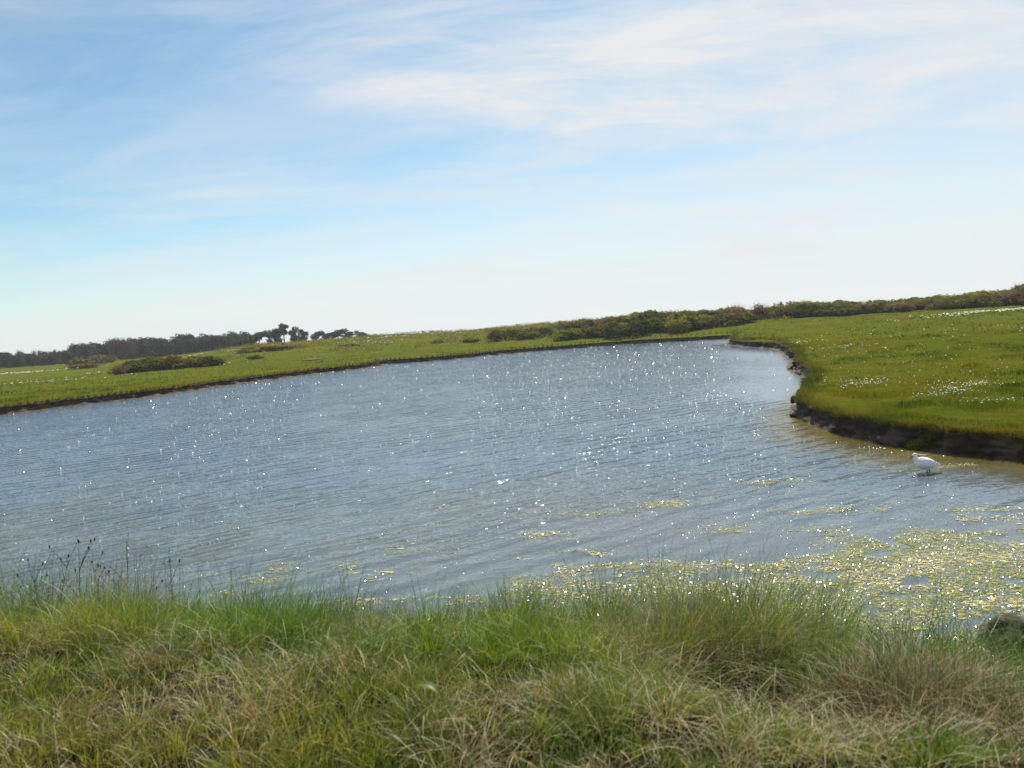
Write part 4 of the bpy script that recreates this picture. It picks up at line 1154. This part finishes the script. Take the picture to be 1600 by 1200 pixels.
# ================================================================== little egret wading
def loft(path, k=20):
    """path: list of (x, y, z, half width across, half height); rings perpendicular to the path"""
    P_ = np.array(path, float); n = len(P_); V = []
    for i in range(n):
        t = P_[min(i + 1, n - 1), :3] - P_[max(i - 1, 0), :3]; t /= np.linalg.norm(t)
        side = np.array([0, 1., 0]); upv = np.cross(t, side); upv /= np.linalg.norm(upv)
        for j in range(k):
            th = 2 * np.pi * j / k
            V.append(P_[i, :3] + side * math.cos(th) * P_[i, 3] + upv * math.sin(th) * P_[i, 4])
    F = [[i * k + j, i * k + (j + 1) % k, (i + 1) * k + (j + 1) % k, (i + 1) * k + j] for i in range(n - 1) for j in range(k)]
    return V, F, [list(range(k))[::-1], list(range((n - 1) * k, n * k))]
def add_loft(bm, path, k=20):
    V, F, caps = loft(path, k)
    vs = [bm.verts.new(v) for v in V]
    for f in F + caps: bm.faces.new([vs[i] for i in f])
foot = unproject(1447, 738, 0.0)
eg = empty('egret', (foot[0], foot[1], -0.035), R(-2))
tag(eg, 'white egret with a blowing head plume wading below the mud bank', 'bird')
bm = bmesh.new()
# the bird faces -x (left in the picture); water level is z = 0
add_loft(bm, [(.205, 0, .150, .008, .006), (.165, 0, .158, .030, .022), (.10, 0, .166, .064, .062), (.03, 0, .176, .084, .090), (-.05, 0, .188, .088, .096), (-.115, 0, .203, .070, .082),
              (-.155, 0, .222, .042, .050), (-.175, 0, .238, .015, .018)], 24)
add_loft(bm, [(-.09, 0, .21, .05, .05), (-.14, 0, .240, .042, .044), (-.158, 0, .268, .031, .034), (-.160, 0, .295, .023, .026), (-.163, 0, .312, .020, .022)], 18)
add_loft(bm, [(-.128, 0, .322, .006, .008), (-.140, 0, .326, .019, .020), (-.160, 0, .328, .025, .027), (-.182, 0, .322, .022, .023), (-.200, 0, .312, .013, .014), (-.208, 0, .307, .006, .006)], 18)
for sy, xk, xf in ((-.028, -.005, -.022), (.030, .055, .068)):
    add_loft(bm, [(xk + .01, sy, .145, .026, .030), (xk + .012, sy, .10, .015, .017), (xk + .010, sy, .065, .0075, .0085), (xf, sy, .0, .0070, .0075), (xf - .004, sy, -.10, .0068, .0072)], 12)
me = bpy.data.meshes.new('body'); bm.to_mesh(me); bm.free()
body = link('body', me, None, eg)
md = body.modifiers.new('remesh', 'REMESH'); md.mode = 'VOXEL'; md.voxel_size = .0052; md.use_smooth_shade = True
sm = body.modifiers.new('smooth', 'SMOOTH'); sm.iterations = 3; sm.factor = .4
m, nt, out = newmat('egret_plumage'); N, L = nt.nodes, nt.links
tc = N.new('ShaderNodeTexCoord'); sp = N.new('ShaderNodeSeparateXYZ'); L.new(tc.outputs['Object'], sp.inputs[0])
lt = N.new('ShaderNodeMath'); lt.operation = 'LESS_THAN'; L.new(sp.outputs['Z'], lt.inputs[0]); lt.inputs[1].default_value = .078
mx = N.new('ShaderNodeMix'); mx.data_type = 'RGBA'; L.new(lt.outputs[0], mx.inputs['Factor'])
mx.inputs['A'].default_value = (.84, .84, .83, 1); mx.inputs['B'].default_value = (.018, .017, .016, 1)
bs = N.new('ShaderNodeBsdfPrincipled'); bs.inputs['Roughness'].default_value = .75; bs.inputs['Specular IOR Level'].default_value = .2
L.new(mx.outputs['Result'], bs.inputs['Base Color'])
mp = N.new('ShaderNodeMapping'); mp.inputs['Scale'].default_value = (18, 70, 60); L.new(tc.outputs['Object'], mp.inputs['Vector'])
nz_ = N.new('ShaderNodeTexNoise'); nz_.inputs['Scale'].default_value = 1.0; nz_.inputs['Detail'].default_value = 4; L.new(mp.outputs[0], nz_.inputs['Vector'])
bp = N.new('ShaderNodeBump'); bp.inputs['Strength'].default_value = .15; bp.inputs['Distance'].default_value = .004; L.new(nz_.outputs['Fac'], bp.inputs['Height']); L.new(bp.outputs[0], bs.inputs['Normal'])
L.new(bs.outputs[0], out.inputs['Surface'])
MAT['plumage'] = m; body.data.materials.append(m)
mbk = noisemat('egret_bill', (.012, .012, .014), (.03, .03, .034), 30, .4, .1, 60, None, .5)
for sy in (-1, 1):                                            # folded wings
    bm = bmesh.new()
    add_loft(bm, [(-.120, sy * .060, .215, .006, .020), (-.095, sy * .073, .214, .016, .048), (-.03, sy * .080, .200, .020, .066), (.05, sy * .074, .184, .019, .058), (.12, sy * .055, .170, .015, .040),
                  (.18, sy * .030, .158, .010, .022), (.225, sy * .014, .148, .004, .008)], 14)
    me = bpy.data.meshes.new('wing'); bm.to_mesh(me); bm.free()
    for pl in me.polygons: pl.use_smooth = True
    w_ = link('wing', me, MAT['plumage'], eg)
    ss = w_.modifiers.new('sub', 'SUBSURF'); ss.levels = 1; ss.render_levels = 1
V, F = tube([(-.198, 0, .313), (-.216, 0, .296), (-.234, 0, .272), (-.250, 0, .248)], [.0095, .0075, .0050, .0012], 8)
link('bill', mesh_np('bill', V, [F], smooth=True), mbk, eg)
for sy in (-1, 1):
    bm = bmesh.new(); bmesh.ops.create_icosphere(bm, subdivisions=2, radius=.0052)
    me = bpy.data.meshes.new('eye'); bm.to_mesh(me); bm.free()
    o = link('eye', me, mbk, eg); o.location = (-.183, sy * .0195, .325)
for dy, dz in ((-.004, 0), (.004, -.006)):
    V, F = tube([(-.135, dy, .336), (-.10, dy * 1.5, .332 + dz), (-.05, dy * 2.5, .322 + dz), (.0, dy * 3, .322 + dz * 1.5), (.03, dy * 3, .330 + dz)], [.006, .0048, .0038, .0028, .0010], 6)
    link('head_plume', mesh_np('head_plume', V, [F], smooth=True), MAT['plumage'], eg)

for protos in list(PINE.values()) + [BT]:                     # prototypes that were never planted
    for o in protos:
        if o.name not in used:
            for ch in list(o.children): bpy.data.objects.remove(ch)
            bpy.data.objects.remove(o)

# ================================================================== sea air
bm = bmesh.new(); bmesh.ops.create_cube(bm, size=1.0)
for v in bm.verts:
    v.co = Vector((v.co.x * 1600, v.co.y * 1600, -2.0 if v.co.z < 0 else 14.0))
me = bpy.data.meshes.new('haze'); bm.to_mesh(me); bm.free()
m, nt, out = newmat('sea_air')
pv = nt.nodes.new('ShaderNodeVolumePrincipled')
pv.inputs['Color'].default_value = (.93, .96, 1, 1); pv.inputs['Density'].default_value = 0.00035; pv.inputs['Anisotropy'].default_value = 0.2
nt.links.new(pv.outputs[0], out.inputs['Volume'])
tag(link('haze', me, m), 'thin pale sea haze over the marsh', 'haze', kind='stuff')
